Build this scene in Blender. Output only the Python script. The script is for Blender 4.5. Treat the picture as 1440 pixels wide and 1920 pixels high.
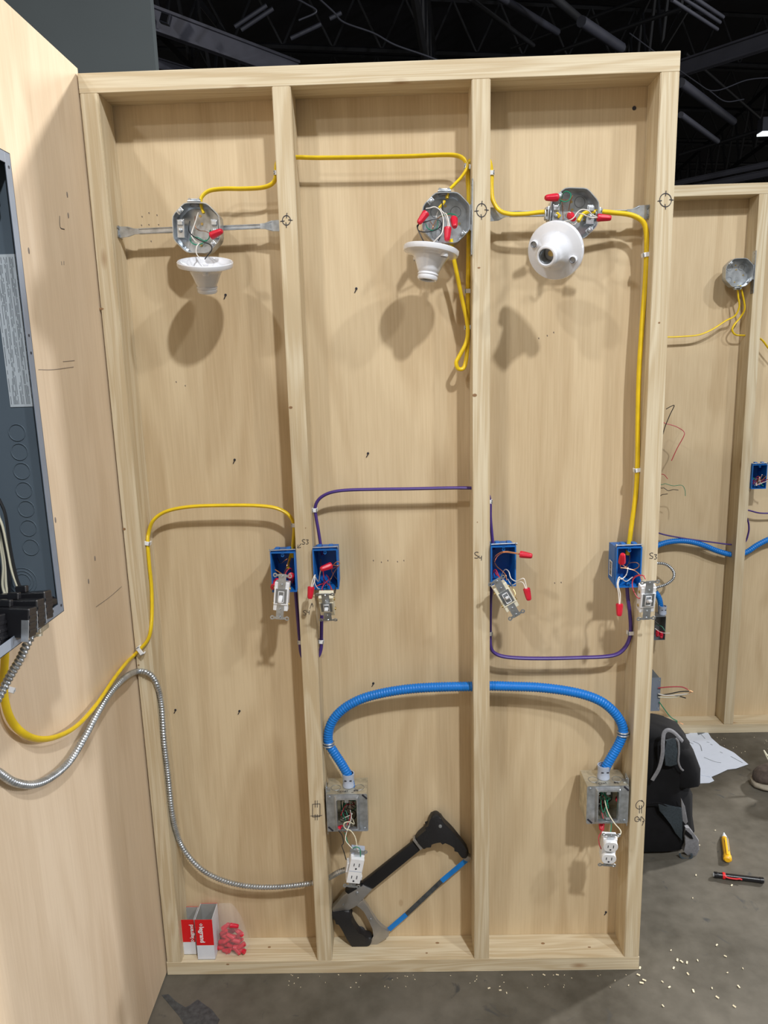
import bpy, bmesh, math, random
from mathutils import Vector, Matrix, noise
random.seed(7)
for o in list(bpy.data.objects): bpy.data.objects.remove(o)
S = bpy.context.scene
COL = S.collection
PI = math.pi
R = math.radians

# ------------------------------------------------------------------ camera
CAM = Vector((0.63425, -1.6454, 1.54568)); YAW, PITCH, ROLL = -0.0216674, -0.1980915, -0.0289617
FPX = 1390.0
_cy, _sy, _cp, _sp = math.cos(YAW), math.sin(YAW), math.cos(PITCH), math.sin(PITCH)
FWD = Vector((_sy*_cp, _cy*_cp, _sp)); _r0 = Vector((_cy, -_sy, 0)); _u0 = _r0.cross(FWD)
RGT = math.cos(ROLL)*_r0 + math.sin(ROLL)*_u0
UPV = -math.sin(ROLL)*_r0 + math.cos(ROLL)*_u0
cd = bpy.data.cameras.new('camera'); cam = bpy.data.objects.new('camera', cd); COL.objects.link(cam)
m3 = Matrix((RGT, UPV, -FWD)).transposed()
cam.matrix_world = Matrix.Translation(CAM) @ m3.to_4x4()
cd.sensor_fit = 'VERTICAL'; cd.sensor_height = 32.0; cd.lens = FPX/1920*32.0
cd.clip_start = 0.02; cd.clip_end = 200
S.camera = cam

# ------------------------------------------------------------------ world, lights, exposure
S.view_settings.view_transform = 'Standard'; S.view_settings.look = 'None'
S.view_settings.gamma = 1.0; S.view_settings.use_curve_mapping = False
S.view_settings.exposure = -0.22
w = bpy.data.worlds.new('hall'); S.world = w; w.use_nodes = True
bg = w.node_tree.nodes['Background']; bg.inputs[0].default_value = (1.0, 0.95, 0.86, 1); bg.inputs[1].default_value = 0.38

def hall_lamp(name, loc, target, power, size, col=(1, 0.97, 0.92)):
    l = bpy.data.lights.new(name, 'AREA'); l.shape = 'DISK'; l.size = size; l.energy = power; l.color = col
    o = bpy.data.objects.new(name, l); COL.objects.link(o); o.location = loc
    o.rotation_euler = (Vector(target) - Vector(loc)).to_track_quat('-Z', 'Y').to_euler()
    return o
T0 = Vector((.6, 0, 1.5))
def lamp_dir(name, a, b, dist, power, size, col=(1, 0.97, 0.92)):
    d = Vector((-a, -1, b)).normalized()
    return hall_lamp(name, T0 + d*dist, T0, power, size, col)
KC = (.97, 1, 1.03)
lamp_dir('hall_or_fill_light', -.41, 1.08, 6.0, 280, .24, KC)
lamp_dir('hall_or_fill_light', .62, 1.0, 6.0, 95, .24, KC)
lamp_dir('hall_or_fill_light', .55, .60, 8.0, 75, .3, KC)
lamp_dir('hall_or_fill_light', -1.1, 1.2, 6.0, 100, .3, KC)  # added fill lamp, brightens the left plywood sheet from the front right
hall_lamp('hall_or_fill_light', Vector((.6, 0, 1.3)) + Vector((1, .19, .14)).normalized()*14, (.3, 0, 1.3), 800, .6, (.95, .98, 1.05))
hall_lamp('hall_or_fill_light', Vector((1.2, .1, 0)) + Vector((1, .55, .75)).normalized()*11, (1.2, 0, 0), 1250, .6)

def at(px, py, Y):
    d = FWD + RGT*((px-720)/FPX) + UPV*((960-py)/FPX)
    return CAM + d*((Y-CAM.y)/d.y)
def atX(px, py, X):
    d = FWD + RGT*((px-720)/FPX) + UPV*((960-py)/FPX)
    return CAM + d*((X-CAM.x)/d.x)
def atZ(px, py, Z):
    d = FWD + RGT*((px-720)/FPX) + UPV*((960-py)/FPX)
    return CAM + d*((Z-CAM.z)/d.z)

# ------------------------------------------------------------------ materials
def new_mat(name):
    m = bpy.data.materials.new(name); m.use_nodes = True
    return m, m.node_tree.nodes, m.node_tree.links, m.node_tree.nodes['Principled BSDF']
def plain(name, col, rough=.5, metal=0, spec=.5, noise_amt=.06, nscale=40, bump=0, coat=0):
    m, N, L, b = new_mat(name)
    b.inputs['Roughness'].default_value = rough; b.inputs['Metallic'].default_value = metal
    b.inputs['Specular IOR Level'].default_value = spec
    b.inputs['Coat Weight'].default_value = coat
    tc = N.new('ShaderNodeTexCoord'); nz = N.new('ShaderNodeTexNoise'); nz.inputs['Scale'].default_value = nscale
    nz.inputs['Detail'].default_value = 4
    L.new(tc.outputs['Object'], nz.inputs['Vector'])
    cr = N.new('ShaderNodeValToRGB'); e = cr.color_ramp.elements
    e[0].position = .3; e[1].position = .7
    e[0].color = tuple(c*(1-noise_amt) for c in col)+(1,); e[1].color = tuple(min(1, c*(1+noise_amt)) for c in col)+(1,)
    L.new(nz.outputs['Fac'], cr.inputs['Fac']); L.new(cr.outputs['Color'], b.inputs['Base Color'])
    if bump:
        bp = N.new('ShaderNodeBump'); bp.inputs['Strength'].default_value = bump; bp.inputs['Distance'].default_value = .002
        L.new(nz.outputs['Fac'], bp.inputs['Height']); L.new(bp.outputs['Normal'], b.inputs['Normal'])
    return m

def wood(name, axis, light, dark, ring=(.75), knots=True, plyfig=False, rough=.6):
    """grain runs along the given object axis"""
    m, N, L, b = new_mat(name)
    b.inputs['Roughness'].default_value = rough; b.inputs['Specular IOR Level'].default_value = .3
    tc = N.new('ShaderNodeTexCoord'); oi = N.new('ShaderNodeObjectInfo')
    add = N.new('ShaderNodeVectorMath'); add.operation = 'MULTIPLY_ADD'
    cx = N.new('ShaderNodeCombineXYZ')
    for k in range(3): L.new(oi.outputs['Random'], cx.inputs[k])
    L.new(cx.outputs[0], add.inputs[0]); add.inputs[1].default_value = (3, 5, 9); L.new(tc.outputs['Object'], add.inputs[2])
    def mapped(across, along):
        mp = N.new('ShaderNodeMapping'); sc = [across]*3; sc['XYZ'.index(axis)] = along
        mp.inputs['Scale'].default_value = sc; L.new(add.outputs[0], mp.inputs['Vector']); return mp
    # broad figure
    mp1 = mapped(14 if not plyfig else 5, .8 if not plyfig else .9)
    n1 = N.new('ShaderNodeTexNoise'); n1.inputs['Scale'].default_value = 1; n1.inputs['Detail'].default_value = 3
    n1.inputs['Distortion'].default_value = .6; L.new(mp1.outputs[0], n1.inputs['Vector'])
    # growth rings from the broad field
    mul = N.new('ShaderNodeMath'); mul.operation = 'MULTIPLY'; mul.inputs[1].default_value = 60 if not plyfig else 34
    L.new(n1.outputs['Fac'], mul.inputs[0])
    sn = N.new('ShaderNodeMath'); sn.operation = 'SINE'; L.new(mul.outputs[0], sn.inputs[0])
    # fine fibre
    mp2 = mapped(380 if not plyfig else 260, 7 if not plyfig else 9)
    n2 = N.new('ShaderNodeTexNoise'); n2.inputs['Scale'].default_value = 1; n2.inputs['Detail'].default_value = 3
    L.new(mp2.outputs[0], n2.inputs['Vector'])
    mr = N.new('ShaderNodeMapRange'); L.new(sn.outputs[0], mr.inputs['Value'])
    mr.inputs['From Min'].default_value = -1; mr.inputs['From Max'].default_value = 1
    mr.inputs['To Min'].default_value = 0; mr.inputs['To Max'].default_value = .30 if not plyfig else .16
    a1 = N.new('ShaderNodeMath'); a1.operation = 'MULTIPLY_ADD'; L.new(n2.outputs['Fac'], a1.inputs[0]); a1.inputs[1].default_value = .75 if not plyfig else .42
    L.new(mr.outputs[0], a1.inputs[2])
    a2 = N.new('ShaderNodeMath'); a2.operation = 'MULTIPLY_ADD'; L.new(n1.outputs['Fac'], a2.inputs[0]); a2.inputs[1].default_value = .55 if not plyfig else .85
    L.new(a1.outputs[0], a2.inputs[2])
    cr = N.new('ShaderNodeValToRGB'); e = cr.color_ramp.elements
    e[0].position = .48; e[1].position = 1.05 if False else 1.0
    e[0].color = light+(1,); e[1].color = dark+(1,)
    L.new(a2.outputs[0], cr.inputs['Fac'])
    out = cr.outputs['Color']
    if knots:
        mp3 = mapped(9 if not plyfig else 5, 3.2 if not plyfig else 2.6)
        v = N.new('ShaderNodeTexVoronoi'); v.inputs['Scale'].default_value = 1; L.new(mp3.outputs[0], v.inputs['Vector'])
        k = N.new('ShaderNodeMapRange'); L.new(v.outputs['Distance'], k.inputs['Value'])
        k.inputs['From Min'].default_value = .02; k.inputs['From Max'].default_value = .09 if not plyfig else .035
        k.inputs['To Min'].default_value = .75 if not plyfig else .35; k.inputs['To Max'].default_value = 0
        mx = N.new('ShaderNodeMix'); mx.data_type = 'RGBA'; L.new(k.outputs[0], mx.inputs['Factor'])
        L.new(out, mx.inputs['A']); mx.inputs['B'].default_value = (.30, .16, .07, 1)
        out = mx.outputs['Result']
    L.new(out, b.inputs['Base Color'])
    bp = N.new('ShaderNodeBump'); bp.inputs['Strength'].default_value = .15; bp.inputs['Distance'].default_value = .001
    L.new(n2.outputs['Fac'], bp.inputs['Height']); L.new(bp.outputs['Normal'], b.inputs['Normal'])
    return m

M = {}
PL, PD = (.70, .61, .44), (.54, .425, .265)
M['pineZ'] = wood('pine_upright', 'Z', PL, PD)
M['pineX'] = wood('pine_level', 'X', PL, PD)
M['plyZ'] = wood('plywood_sheet', 'Z', (.67, .535, .345), (.49, .36, .21), plyfig=True)
M['plyL'] = wood('plywood_partition', 'Z', (.77, .62, .45), (.61, .46, .305), plyfig=True, knots=False)
M['steel'] = plain('galvanised_steel', (.50, .53, .56), .33, .82, noise_amt=.25, nscale=60)
M['steel_dark'] = plain('dull_steel', (.30, .32, .34), .42, .8, noise_amt=.2)
M['zinc'] = plain('zinc_yellowish', (.58, .55, .45), .45, .75, noise_amt=.25, nscale=50)
M['yellow'] = plain('yellow_jacket', (.80, .56, .012), .38, noise_amt=.08)
M['purple'] = plain('purple_jacket', (.062, .030, .20), .4, noise_amt=.08)
M['blue_ent'] = plain('blue_conduit', (.003, .175, .60), .42, noise_amt=.05)
M['blue_box'] = plain('blue_box_plastic', (.006, .13, .46), .45, noise_amt=.08)
M['grey_pvc'] = plain('grey_pvc', (.42, .47, .58), .45)
M['white'] = plain('white_plastic', (.80, .81, .83), .35)
M['porcelain'] = plain('glazed_white', (.76, .77, .81), .08, noise_amt=.02, coat=.5)
M['ivory'] = plain('ivory_plastic', (.74, .70, .55), .4)
M['whitewire'] = plain('white_wire', (.78, .74, .68), .45)
M['cream'] = plain('cream_wire', (.70, .66, .50), .45)
M['blackwire'] = plain('black_wire', (.012, .013, .015), .4)
M['redwire'] = plain('red_wire', (.48, .03, .05), .4)
M['greenwire'] = plain('green_wire', (.01, .24, .13), .4)
M['copper'] = plain('bare_copper', (.72, .34, .17), .28, .9, noise_amt=.2)
M['brass'] = plain('brass', (.62, .46, .18), .3, .9)
M['rednut'] = plain('red_connector_plastic', (.62, .010, .035), .38, noise_amt=.05)
M['redcard'] = plain('red_card', (.68, .008, .012), .45, noise_amt=.03)
M['whitecard'] = plain('white_card', (.72, .74, .80), .5, noise_amt=.03)
M['greycard'] = plain('raw_card', (.34, .33, .31), .8, noise_amt=.08)
M['ink'] = plain('black_ink', (.02, .02, .03), .6)
M['pencil'] = plain('pencil_line', (.22, .18, .15), .8)
M['black_rubber'] = plain('black_rubber', (.012, .012, .014), .5, noise_amt=.15, nscale=200, bump=.3)
M['black_paint'] = plain('black_paint', (.008, .008, .010), .42)
M['alu'] = plain('cast_aluminium', (.42, .41, .40), .38, .75, noise_amt=.08)
M['blade_grey'] = plain('worn_blade', (.09, .10, .11), .45, .5, noise_amt=.3, nscale=90)
M['blade_blue'] = plain('blue_blade', (.01, .20, .62), .38)
M['panel'] = plain('grey_enamel', (.105, .135, .165), .38, noise_amt=.07, nscale=6)
M['panel_lip'] = plain('grey_enamel_edge', (.20, .23, .28), .38, noise_amt=.05)
M['label'] = plain('printed_label', (.55, .60, .64), .45, noise_amt=.04)
M['labeltext'] = plain('label_print', (.16, .18, .20), .6)
M['black_plastic'] = plain('black_plastic', (.010, .010, .012), .3)
M['cloth_black'] = plain('black_nylon', (.0035, .0035, .0045), .85, spec=.25, noise_amt=.35, nscale=25, bump=.5)
M['cloth_grey'] = plain('grey_webbing', (.20, .20, .215), .8, noise_amt=.15, nscale=150, bump=.3)
M['cloth_slate'] = plain('slate_mesh', (.030, .042, .052), .8, noise_amt=.3, nscale=220)
M['paper'] = plain('paper', (.74, .80, .92), .6, noise_amt=.02)
M['tester_yellow'] = plain('yellow_plastic', (.85, .45, .01), .4)
M['tester_tip'] = plain('pale_tip', (.70, .74, .80), .3)
M['boot'] = plain('brown_suede', (.085, .062, .05), .85, noise_amt=.35, nscale=60, bump=.5)
M['sole'] = plain('boot_sole', (.30, .26, .20), .7, noise_amt=.2)
M['chip'] = plain('wood_chip', (.80, .70, .50), .8)
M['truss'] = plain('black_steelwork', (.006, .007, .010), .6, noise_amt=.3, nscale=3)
M['truss_lit'] = plain('lit_black_steelwork', (.024, .026, .038), .55, noise_amt=.2, nscale=3)  # lighter copy of the black steelwork, light on it put into the colour
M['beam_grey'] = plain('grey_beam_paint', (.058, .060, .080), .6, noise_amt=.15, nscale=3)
M['hallwall'] = plain('pale_green_paint', (.14, .165, .175), .8, noise_amt=.04, nscale=1)
M['deck'] = plain('dark_deck', (.004, .004, .007), .9, noise_amt=.4, nscale=.7)
# transparent film
m, N, L, b = new_mat('clear_film'); M['film'] = m
b.inputs['Base Color'].default_value = (.95, .95, .97, 1); b.inputs['Roughness'].default_value = .12
b.inputs['Alpha'].default_value = .10; b.inputs['Specular IOR Level'].default_value = .9
tc = N.new('ShaderNodeTexCoord'); nz = N.new('ShaderNodeTexNoise'); nz.inputs['Scale'].default_value = 60
L.new(tc.outputs['Object'], nz.inputs['Vector']); bp = N.new('ShaderNodeBump'); bp.inputs['Strength'].default_value = .8; bp.inputs['Distance'].default_value = .004
L.new(nz.outputs['Fac'], bp.inputs['Height']); L.new(bp.outputs['Normal'], b.inputs['Normal'])
# lamp lens
m, N, L, b = new_mat('lamp_lens'); M['lens'] = m
b.inputs['Emission Color'].default_value = (.9, .95, 1, 1); b.inputs['Emission Strength'].default_value = 1.2
# concrete
m, N, L, b = new_mat('concrete_floor'); M['floor'] = m
tc = N.new('ShaderNodeTexCoord')
n1 = N.new('ShaderNodeTexNoise'); n1.inputs['Scale'].default_value = 2.2; n1.inputs['Detail'].default_value = 8; n1.inputs['Roughness'].default_value = .65
n2 = N.new('ShaderNodeTexNoise'); n2.inputs['Scale'].default_value = 22; n2.inputs['Detail'].default_value = 6
n3 = N.new('ShaderNodeTexNoise'); n3.inputs['Scale'].default_value = 9; n3.inputs['Detail'].default_value = 5; n3.inputs['Distortion'].default_value = 2.5
for n in (n1, n2, n3): L.new(tc.outputs['Object'], n.inputs['Vector'])
ma = N.new('ShaderNodeMath'); ma.operation = 'MULTIPLY_ADD'; ma.inputs[1].default_value = .35
L.new(n2.outputs['Fac'], ma.inputs[0]); L.new(n1.outputs['Fac'], ma.inputs[2])
cr = N.new('ShaderNodeValToRGB'); e = cr.color_ramp.elements
e[0].position = .50; e[0].color = (.060, .053, .040, 1); e[1].position = .88; e[1].color = (.145, .131, .107, 1)
L.new(ma.outputs[0], cr.inputs['Fac'])
c2 = N.new('ShaderNodeValToRGB'); e = c2.color_ramp.elements
e[0].position = .66; e[0].color = (0, 0, 0, 1); e[1].position = .74; e[1].color = (1, 1, 1, 1)
L.new(n3.outputs['Fac'], c2.inputs['Fac'])
mx = N.new('ShaderNodeMix'); mx.data_type = 'RGBA'; L.new(c2.outputs['Color'], mx.inputs['Factor']); L.new(cr.outputs['Color'], mx.inputs['A']); mx.inputs['B'].default_value = (.06, .06, .058, 1)
L.new(mx.outputs['Result'], b.inputs['Base Color']); b.inputs['Roughness'].default_value = .5
b.inputs['Specular IOR Level'].default_value = .4
bp = N.new('ShaderNodeBump'); bp.inputs['Strength'].default_value = .2; bp.inputs['Distance'].default_value = .002
L.new(n2.outputs['Fac'], bp.inputs['Height']); L.new(bp.outputs['Normal'], b.inputs['Normal'])

# ------------------------------------------------------------------ mesh helpers
def link_mesh(name, me, mat, parent=None, smooth=False):
    if smooth:
        for p in me.polygons: p.use_smooth = True
    if mat is not None:
        me.materials.append(M[mat] if isinstance(mat, str) else mat)
    o = bpy.data.objects.new(name, me); COL.objects.link(o)
    if parent is not None: o.parent = parent
    return o
def tag(o, label=None, cat=None, group=None, kind=None):
    if label: o['label'] = label
    if cat: o['category'] = cat
    if group: o['group'] = group
    if kind: o['kind'] = kind
    return o
def thing(name, label, cat, loc=(0, 0, 0), group=None, mtx=None):
    o = bpy.data.objects.new(name, None); COL.objects.link(o); o.empty_display_size = .02
    if mtx is not None: o.matrix_world = mtx
    else: o.location = loc
    return tag(o, label, cat, group)

class MB:
    def __init__(s): s.bm = bmesh.new()
    def box(s, a, b, bev=0, mtx=None):
        """axis box from corner a to corner b"""
        a = Vector(a); b = Vector(b)
        vs = [s.bm.verts.new((x, y, z)) for x in (a.x, b.x) for y in (a.y, b.y) for z in (a.z, b.z)]
        fs = [(0, 1, 3, 2), (4, 6, 7, 5), (0, 4, 5, 1), (2, 3, 7, 6), (0, 2, 6, 4), (1, 5, 7, 3)]
        F = [s.bm.faces.new([vs[i] for i in f]) for f in fs]
        if bev:
            es = list({e for f in F for e in f.edges})
            r = bmesh.ops.bevel(s.bm, geom=es, offset=bev, segments=2, affect='EDGES', profile=.5)
            vs = list({v for f in r['faces'] for v in f.verts} | {v for v in vs if v.is_valid})
        if mtx is not None:
            bmesh.ops.transform(s.bm, matrix=mtx, verts=[v for v in vs if v.is_valid])
        return s
    def poly(s, pts, thick, bev=0):
        """extrude a 3d outline by the vector thick (both ways half)"""
        t = Vector(thick)/2
        a = [s.bm.verts.new(Vector(p)-t) for p in pts]; b = [s.bm.verts.new(Vector(p)+t) for p in pts]
        n = len(pts)
        F = [s.bm.faces.new(a), s.bm.faces.new(list(reversed(b)))]
        for i in range(n): F.append(s.bm.faces.new((a[i], b[i], b[(i+1) % n], a[(i+1) % n])))
        if bev:
            es = list({e for f in F[:2] for e in f.edges})
            bmesh.ops.bevel(s.bm, geom=es, offset=bev, segments=2, affect='EDGES', profile=.5, clamp_overlap=True)
        return s
    def loft(s, rings, closed_caps=True, cyc=True):
        rv = [[s.bm.verts.new(p) for p in r] for r in rings]
        for a, b in zip(rv, rv[1:]):
            n = len(a)
            for i in range(n if cyc else n-1):
                s.bm.faces.new((a[i], a[(i+1) % n], b[(i+1) % n], b[i]))
        if closed_caps:
            s.bm.faces.new(list(reversed(rv[0]))); s.bm.faces.new(rv[-1])
        return s
    def lathe(s, prof, seg=32, mtx=None, cap=False):
        """profile of (r, z) turned about z"""
        rings = []
        for r, z in prof:
            rings.append([Vector((max(r, 1e-5)*math.cos(2*PI*i/seg), max(r, 1e-5)*math.sin(2*PI*i/seg), z)) for i in range(seg)])
        if mtx is not None: rings = [[mtx @ p for p in r] for r in rings]
        return s.loft(rings, cap)
    def cyl(s, p, q, r, seg=12, r2=None):
        p = Vector(p); q = Vector(q); d = (q-p); L = d.length
        mt = Matrix.Translation(p) @ d.to_track_quat('Z', 'Y').to_matrix().to_4x4()
        return s.lathe([(r, 0), (r2 if r2 is not None else r, L)], seg, mt, True)
    def tube(s, pts, r, seg=8, r2=None, wide=None, rfun=None):
        """sweep a (possibly flat: r wide by r2) section along points"""
        r2 = r2 or r
        pts = [Vector(p) for p in pts]; n = len(pts)
        T = [(pts[min(i+1, n-1)]-pts[max(i-1, 0)]).normalized() for i in range(n)]
        wv = Vector(wide) if wide is not None else Vector((0, 1, 0))
        if abs(wv.dot(T[0])) > .95: wv = Vector((1, 0, 0))
        rings = []
        for i in range(n):
            wv = (wv - T[i]*wv.dot(T[i]))
            if wv.length < 1e-4: wv = T[i].orthogonal()
            wv.normalize(); nv = T[i].cross(wv)
            k = rfun(i) if rfun else 1
            rings.append([pts[i] + wv*(r*k*math.cos(2*PI*j/seg)) + nv*(r2*k*math.sin(2*PI*j/seg)) for j in range(seg)])
        return s.loft(rings)
    def sphere(s, c, r, sx=1, sy=1, sz=1, u=16, v=10):
        mt = Matrix.Translation(c) @ Matrix.Diagonal((r*sx, r*sy, r*sz, 1))
        bmesh.ops.create_uvsphere(s.bm, u_segments=u, v_segments=v, radius=1, matrix=mt); return s
    def xf(s, mtx): bmesh.ops.transform(s.bm, matrix=mtx, verts=s.bm.verts); return s
    def build(s, name, mat, parent=None, smooth=False, keep_world=False):
        bmesh.ops.recalc_face_normals(s.bm, faces=s.bm.faces)
        me = bpy.data.meshes.new(name); s.bm.to_mesh(me); s.bm.free()
        if smooth:
            for p in me.polygons: p.use_smooth = True
            me.set_sharp_from_angle(angle=R(38))
        o = link_mesh(name, me, mat, parent)
        if keep_world and parent is not None:   # mesh was laid out in world coordinates
            o.matrix_parent_inverse = (WM(parent)).inverted()
        return o
def WM(o):
    m_ = o.matrix_basis.copy()
    if o.parent is not None: m_ = WM(o.parent) @ o.matrix_parent_inverse @ m_
    return m_
def spline(pts, n=8):
    """Catmull-Rom through the points"""
    P = [Vector(p) for p in pts]; P = [P[0]*2-P[1]] + P + [P[-1]*2-P[-2]]; out = []
    for i in range(1, len(P)-2):
        a, b, c, d = P[i-1:i+3]
        for k in range(n):
            t = k/n
            out.append(.5*((2*b)+(c-a)*t+(2*a-5*b+4*c-d)*t*t+(3*b-3*c+d-a)*t**3))
    out.append(P[-2]); return out
def resample(pts, step):
    out = [pts[0]]; acc = 0
    for a, b in zip(pts, pts[1:]):
        L = (b-a).length; t = step-acc
        while t <= L:
            out.append(a.lerp(b, t/L)); t += step
        acc = (acc+L) % step
    return out
def centre(o):
    """put the origin of a top-level world-laid mesh at the base centre of its bounds"""
    vs = [v.co for v in o.data.vertices]
    c = Vector(((min(v.x for v in vs)+max(v.x for v in vs))/2, (min(v.y for v in vs)+max(v.y for v in vs))/2, min(v.z for v in vs)))
    o.data.transform(Matrix.Translation(-c)); o.location = c; return o
def wire(name, pts, r, mat, parent=None, n=8, seg=6, kw=True):
    return MB().tube(spline(pts, n), r, seg).build(name, mat, parent, True, keep_world=kw)
def pw(lst):
    """(px, py, Y) triples to world points"""
    return [at(*p) for p in lst]

# ================================================================== SETTING
fl = MB().box((-14, -8, -.1), (22, 40, 0)).build('floor', 'floor'); tag(fl, 'stained grey-brown concrete floor of the hall', 'floor', kind='structure')
mb = MB(); mb.poly([atZ(x, y, .0005) for x, y in ((303, 1866), (316, 1864), (330, 1878), (348, 1889), (357, 1884), (371, 1874), (380, 1881), (397, 1893), (412, 1912), (400, 1935), (352, 1935), (338, 1908), (318, 1884))], (0, 0, .0006)); mb.build('paint_stain', 'blade_grey', fl, False, keep_world=True)
ce = MB().box((-30, -4, 9.5), (40, 42, 9.6)).build('ceiling', 'deck'); tag(ce, 'black deck of the hall ceiling', 'ceiling', kind='structure')
wb = MB().box((-30, 40, 0), (40, 40.2, 9.5)).build('wall_back', 'deck'); tag(wb, 'dark far wall of the hall', 'wall', kind='structure')
# pale partition high behind the frame, upper left
pc = [at(283, 18, 9), at(287, 131, 9)]
wh = MB().box((-14, 9, 0), (pc[0].x, 9.15, 9.5)).build('wall_left', 'hallwall')
tag(wh, 'pale grey-green painted hall wall beyond the plywood', 'wall', kind='structure')

FH = 2.1419; ST = .0381; FD = .081
# ---- main stud wall
SW = thing('stud_wall', 'nearer open pine stud wall with three bays holding lamp holders and blue boxes', 'stud wall', (.61, .045, 0))
def wbox(a, b, name, mat, parent, bev=.0012):
    a = Vector(a); b = Vector(b); c = (a+b)/2; c.z = min(a.z, b.z)
    base = WM(parent).translation
    o = MB().box(a-c, b-c, bev).build(name, mat, parent); o.location = c-base; return o
wbox((0, 0, FH-ST), (1.2192, FD, FH), 'top_plate', 'pineX', SW)
wbox((0, 0, 0), (1.2192, FD, ST), 'bottom_plate', 'pineX', SW)
wbox((0, FD, 0), (1.2192, FD+.012, FH), 'plywood_backing', 'plyZ', SW, 0)
STUDX = [(.0005, .0018), (.3955, .3925), (.8015, .7975), (1.1811, 1.1800)]
studs = []
def sx(i, z): t = z/FH; return STUDX[i][1]*(1-t) + STUDX[i][0]*t
for i in range(4):
    z0, z1 = ST+.0003, FH-ST-.0003; a0, a1 = sx(i, z0), sx(i, z1); c = Vector(((a0+a1)/2+ST/2, FD/2, z0))
    mb = MB(); rings = []
    for z, xx in ((z0, a0), ((z0+z1)/2, (a0+a1)/2), (z1, a1)):
        rings.append([Vector((xx, 0.0, z))-c, Vector((xx+ST, 0.0, z))-c, Vector((xx+ST, FD-.0002, z))-c, Vector((xx, FD-.0002, z))-c])
    mb.loft(rings)
    es = [e for e in mb.bm.edges if abs((e.verts[0].co-e.verts[1].co).normalized().z) > .9]
    bmesh.ops.bevel(mb.bm, geom=es, offset=.0018, segments=2, affect='EDGES')
    o = mb.build('stud', 'pineZ', SW); o.location = c-SW.location; studs.append(o)
# screws driven into the sheet
for (px, py) in ((1189, 203), (423, 553), (668, 541), (440, 862), (690, 850), (700, 1281), (329, 1331), (449, 1333), (1136, 1710)):
    p = at(px, py, FD); mb = MB(); r = .0042 if py == 203 else .0028
    mb.cyl(p+Vector((0, -.0015, 0)), p+Vector((0, .003, 0)), r, 10)
    if py != 203: mb.cyl(p+Vector((.001, -.002, 0)), p+Vector((-.004, -.0006, -.009)), .0011, 6)
    mb.build('screw', 'ink', SW, True, keep_world=True)
for k, (px, py) in enumerate(((266, 405), (279, 398), (294, 402), (265, 421), (279, 420), (297, 420), (283, 451), (1010, 633), (1026, 628), (1038, 622), (330, 715), (347, 722), (700, 1050), (715, 1053), (727, 1050), (745, 1052), (757, 1050), (1052, 1091), (1040, 1092))):
    p = at(px, py, FD-.0004); MB().cyl(p, p+Vector((.0008, .0008, -.003)), .0011, 6).build('nail_hole', 'pencil', SW, False, keep_world=True)
# knots showing on the stud faces
M['knot'] = plain('pine_knot', (.27, .15, .07), .7, noise_amt=.3, nscale=300)
for (px, py, i, rx, rz) in ((545, 764, 1, .0042, .0028), (890, 741, 2, .0050, .0034), (233, 992, 0, .0035, .0030), (190, 579, 0, .0055, .0022), (1213, 1132, 3, .0040, .0030), (898, 502, 2, .0030, .0016), (1236, 605, 3, .0022, .0018), (260, 1247, 0, .0022, .0018), (573, 990, 1, .0012, .0012), (895, 979, 2, .0012, .0012)):
    p = at(px, py, 0); n = 16
    MB().poly([p+Vector((rx*math.cos(2*PI*k/n), 0, rz*math.sin(2*PI*k/n))) for k in range(n)], (0, .0010, 0)).build('knot', 'knot', studs[i], False, keep_world=True)
for (px, py, rx, rz) in ((1018, 1769, .005, .003), (1105, 1776, .004, .002), (820, 1768, .005, .0026), (505, 1776, .004, .0026), (427, 1808, .004, .002), (800, 1787, .003, .002)):
    p = atZ(px, py, ST); n = 16
    if py > 1795: p = at(px, py, 0); v = lambda a: Vector((rx*math.cos(a), 0, rz*math.sin(a))); th = (0, .001, 0)
    else: v = lambda a: Vector((rx*math.cos(a), rz*math.sin(a), 0)); th = (0, 0, .001)
    MB().poly([p+v(2*PI*k/n) for k in range(n)], th).build('knot', 'knot', SW, False, keep_world=True)
# pen marks
def ink(strokes, parent, Y=-.0007, r=.00085, mat='ink', name='pen_mark'):
    mb = MB()
    for st in strokes:
        pts = [at(x, y, Y) for x, y in st]
        if len(pts) > 2: pts = spline(pts, 4)
        mb.tube(pts, .0003, 6, r2=r, wide=(0, 1, 0))
    return mb.build(name, mat, parent, False, keep_world=True)
def target_mark(cx, cy, rx, ry, parent, ph=.4):
    circ = [(cx+rx*math.cos(ph+2*PI*k/12), cy+ry*math.sin(ph+2*PI*k/12)) for k in range(12)]
    ink([circ+[(circ[0][0]+.5, circ[0][1]-1)], [(cx+1, cy-ry-5), (cx, cy-ry+5)], [(cx-1, cy+ry-5), (cx, cy+ry+5)], [(cx-rx-4, cy+2), (cx-rx+4, cy+1)], [(cx+rx-4, cy-1), (cx+rx+4, cy)]], parent)
target_mark(537, 413, 7.5, 9, studs[1]); target_mark(903, 394, 9.5, 12.5, studs[2]); target_mark(1248, 375, 11, 12.5, studs[3])
def S_(x, y, s): return [(x+4*s, y-5*s), (x+1*s, y-6*s), (x-3*s, y-4*s), (x-1*s, y-.5*s), (x+3.5*s, y+2*s), (x+2*s, y+5.5*s), (x-3.5*s, y+5*s)]
def three_(x, y, s): return [(x-3*s, y-5*s), (x+3*s, y-5*s), (x, y-1*s), (x+3*s, y+2*s), (x+1*s, y+5*s), (x-3*s, y+5*s)]
def four_(x, y, s): return [[(x-3*s, y-5*s), (x-3*s, y), (x+3*s, y-.5*s)], [(x+2.5*s, y-5*s), (x+2*s, y+6*s)]]
ink([S_(569, 1016, .75), three_(576, 1016, .75), [(565, 1019), (558, 1027)], [(559, 1021), (558, 1027), (564, 1026)]], studs[1], r=.0006)
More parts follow.
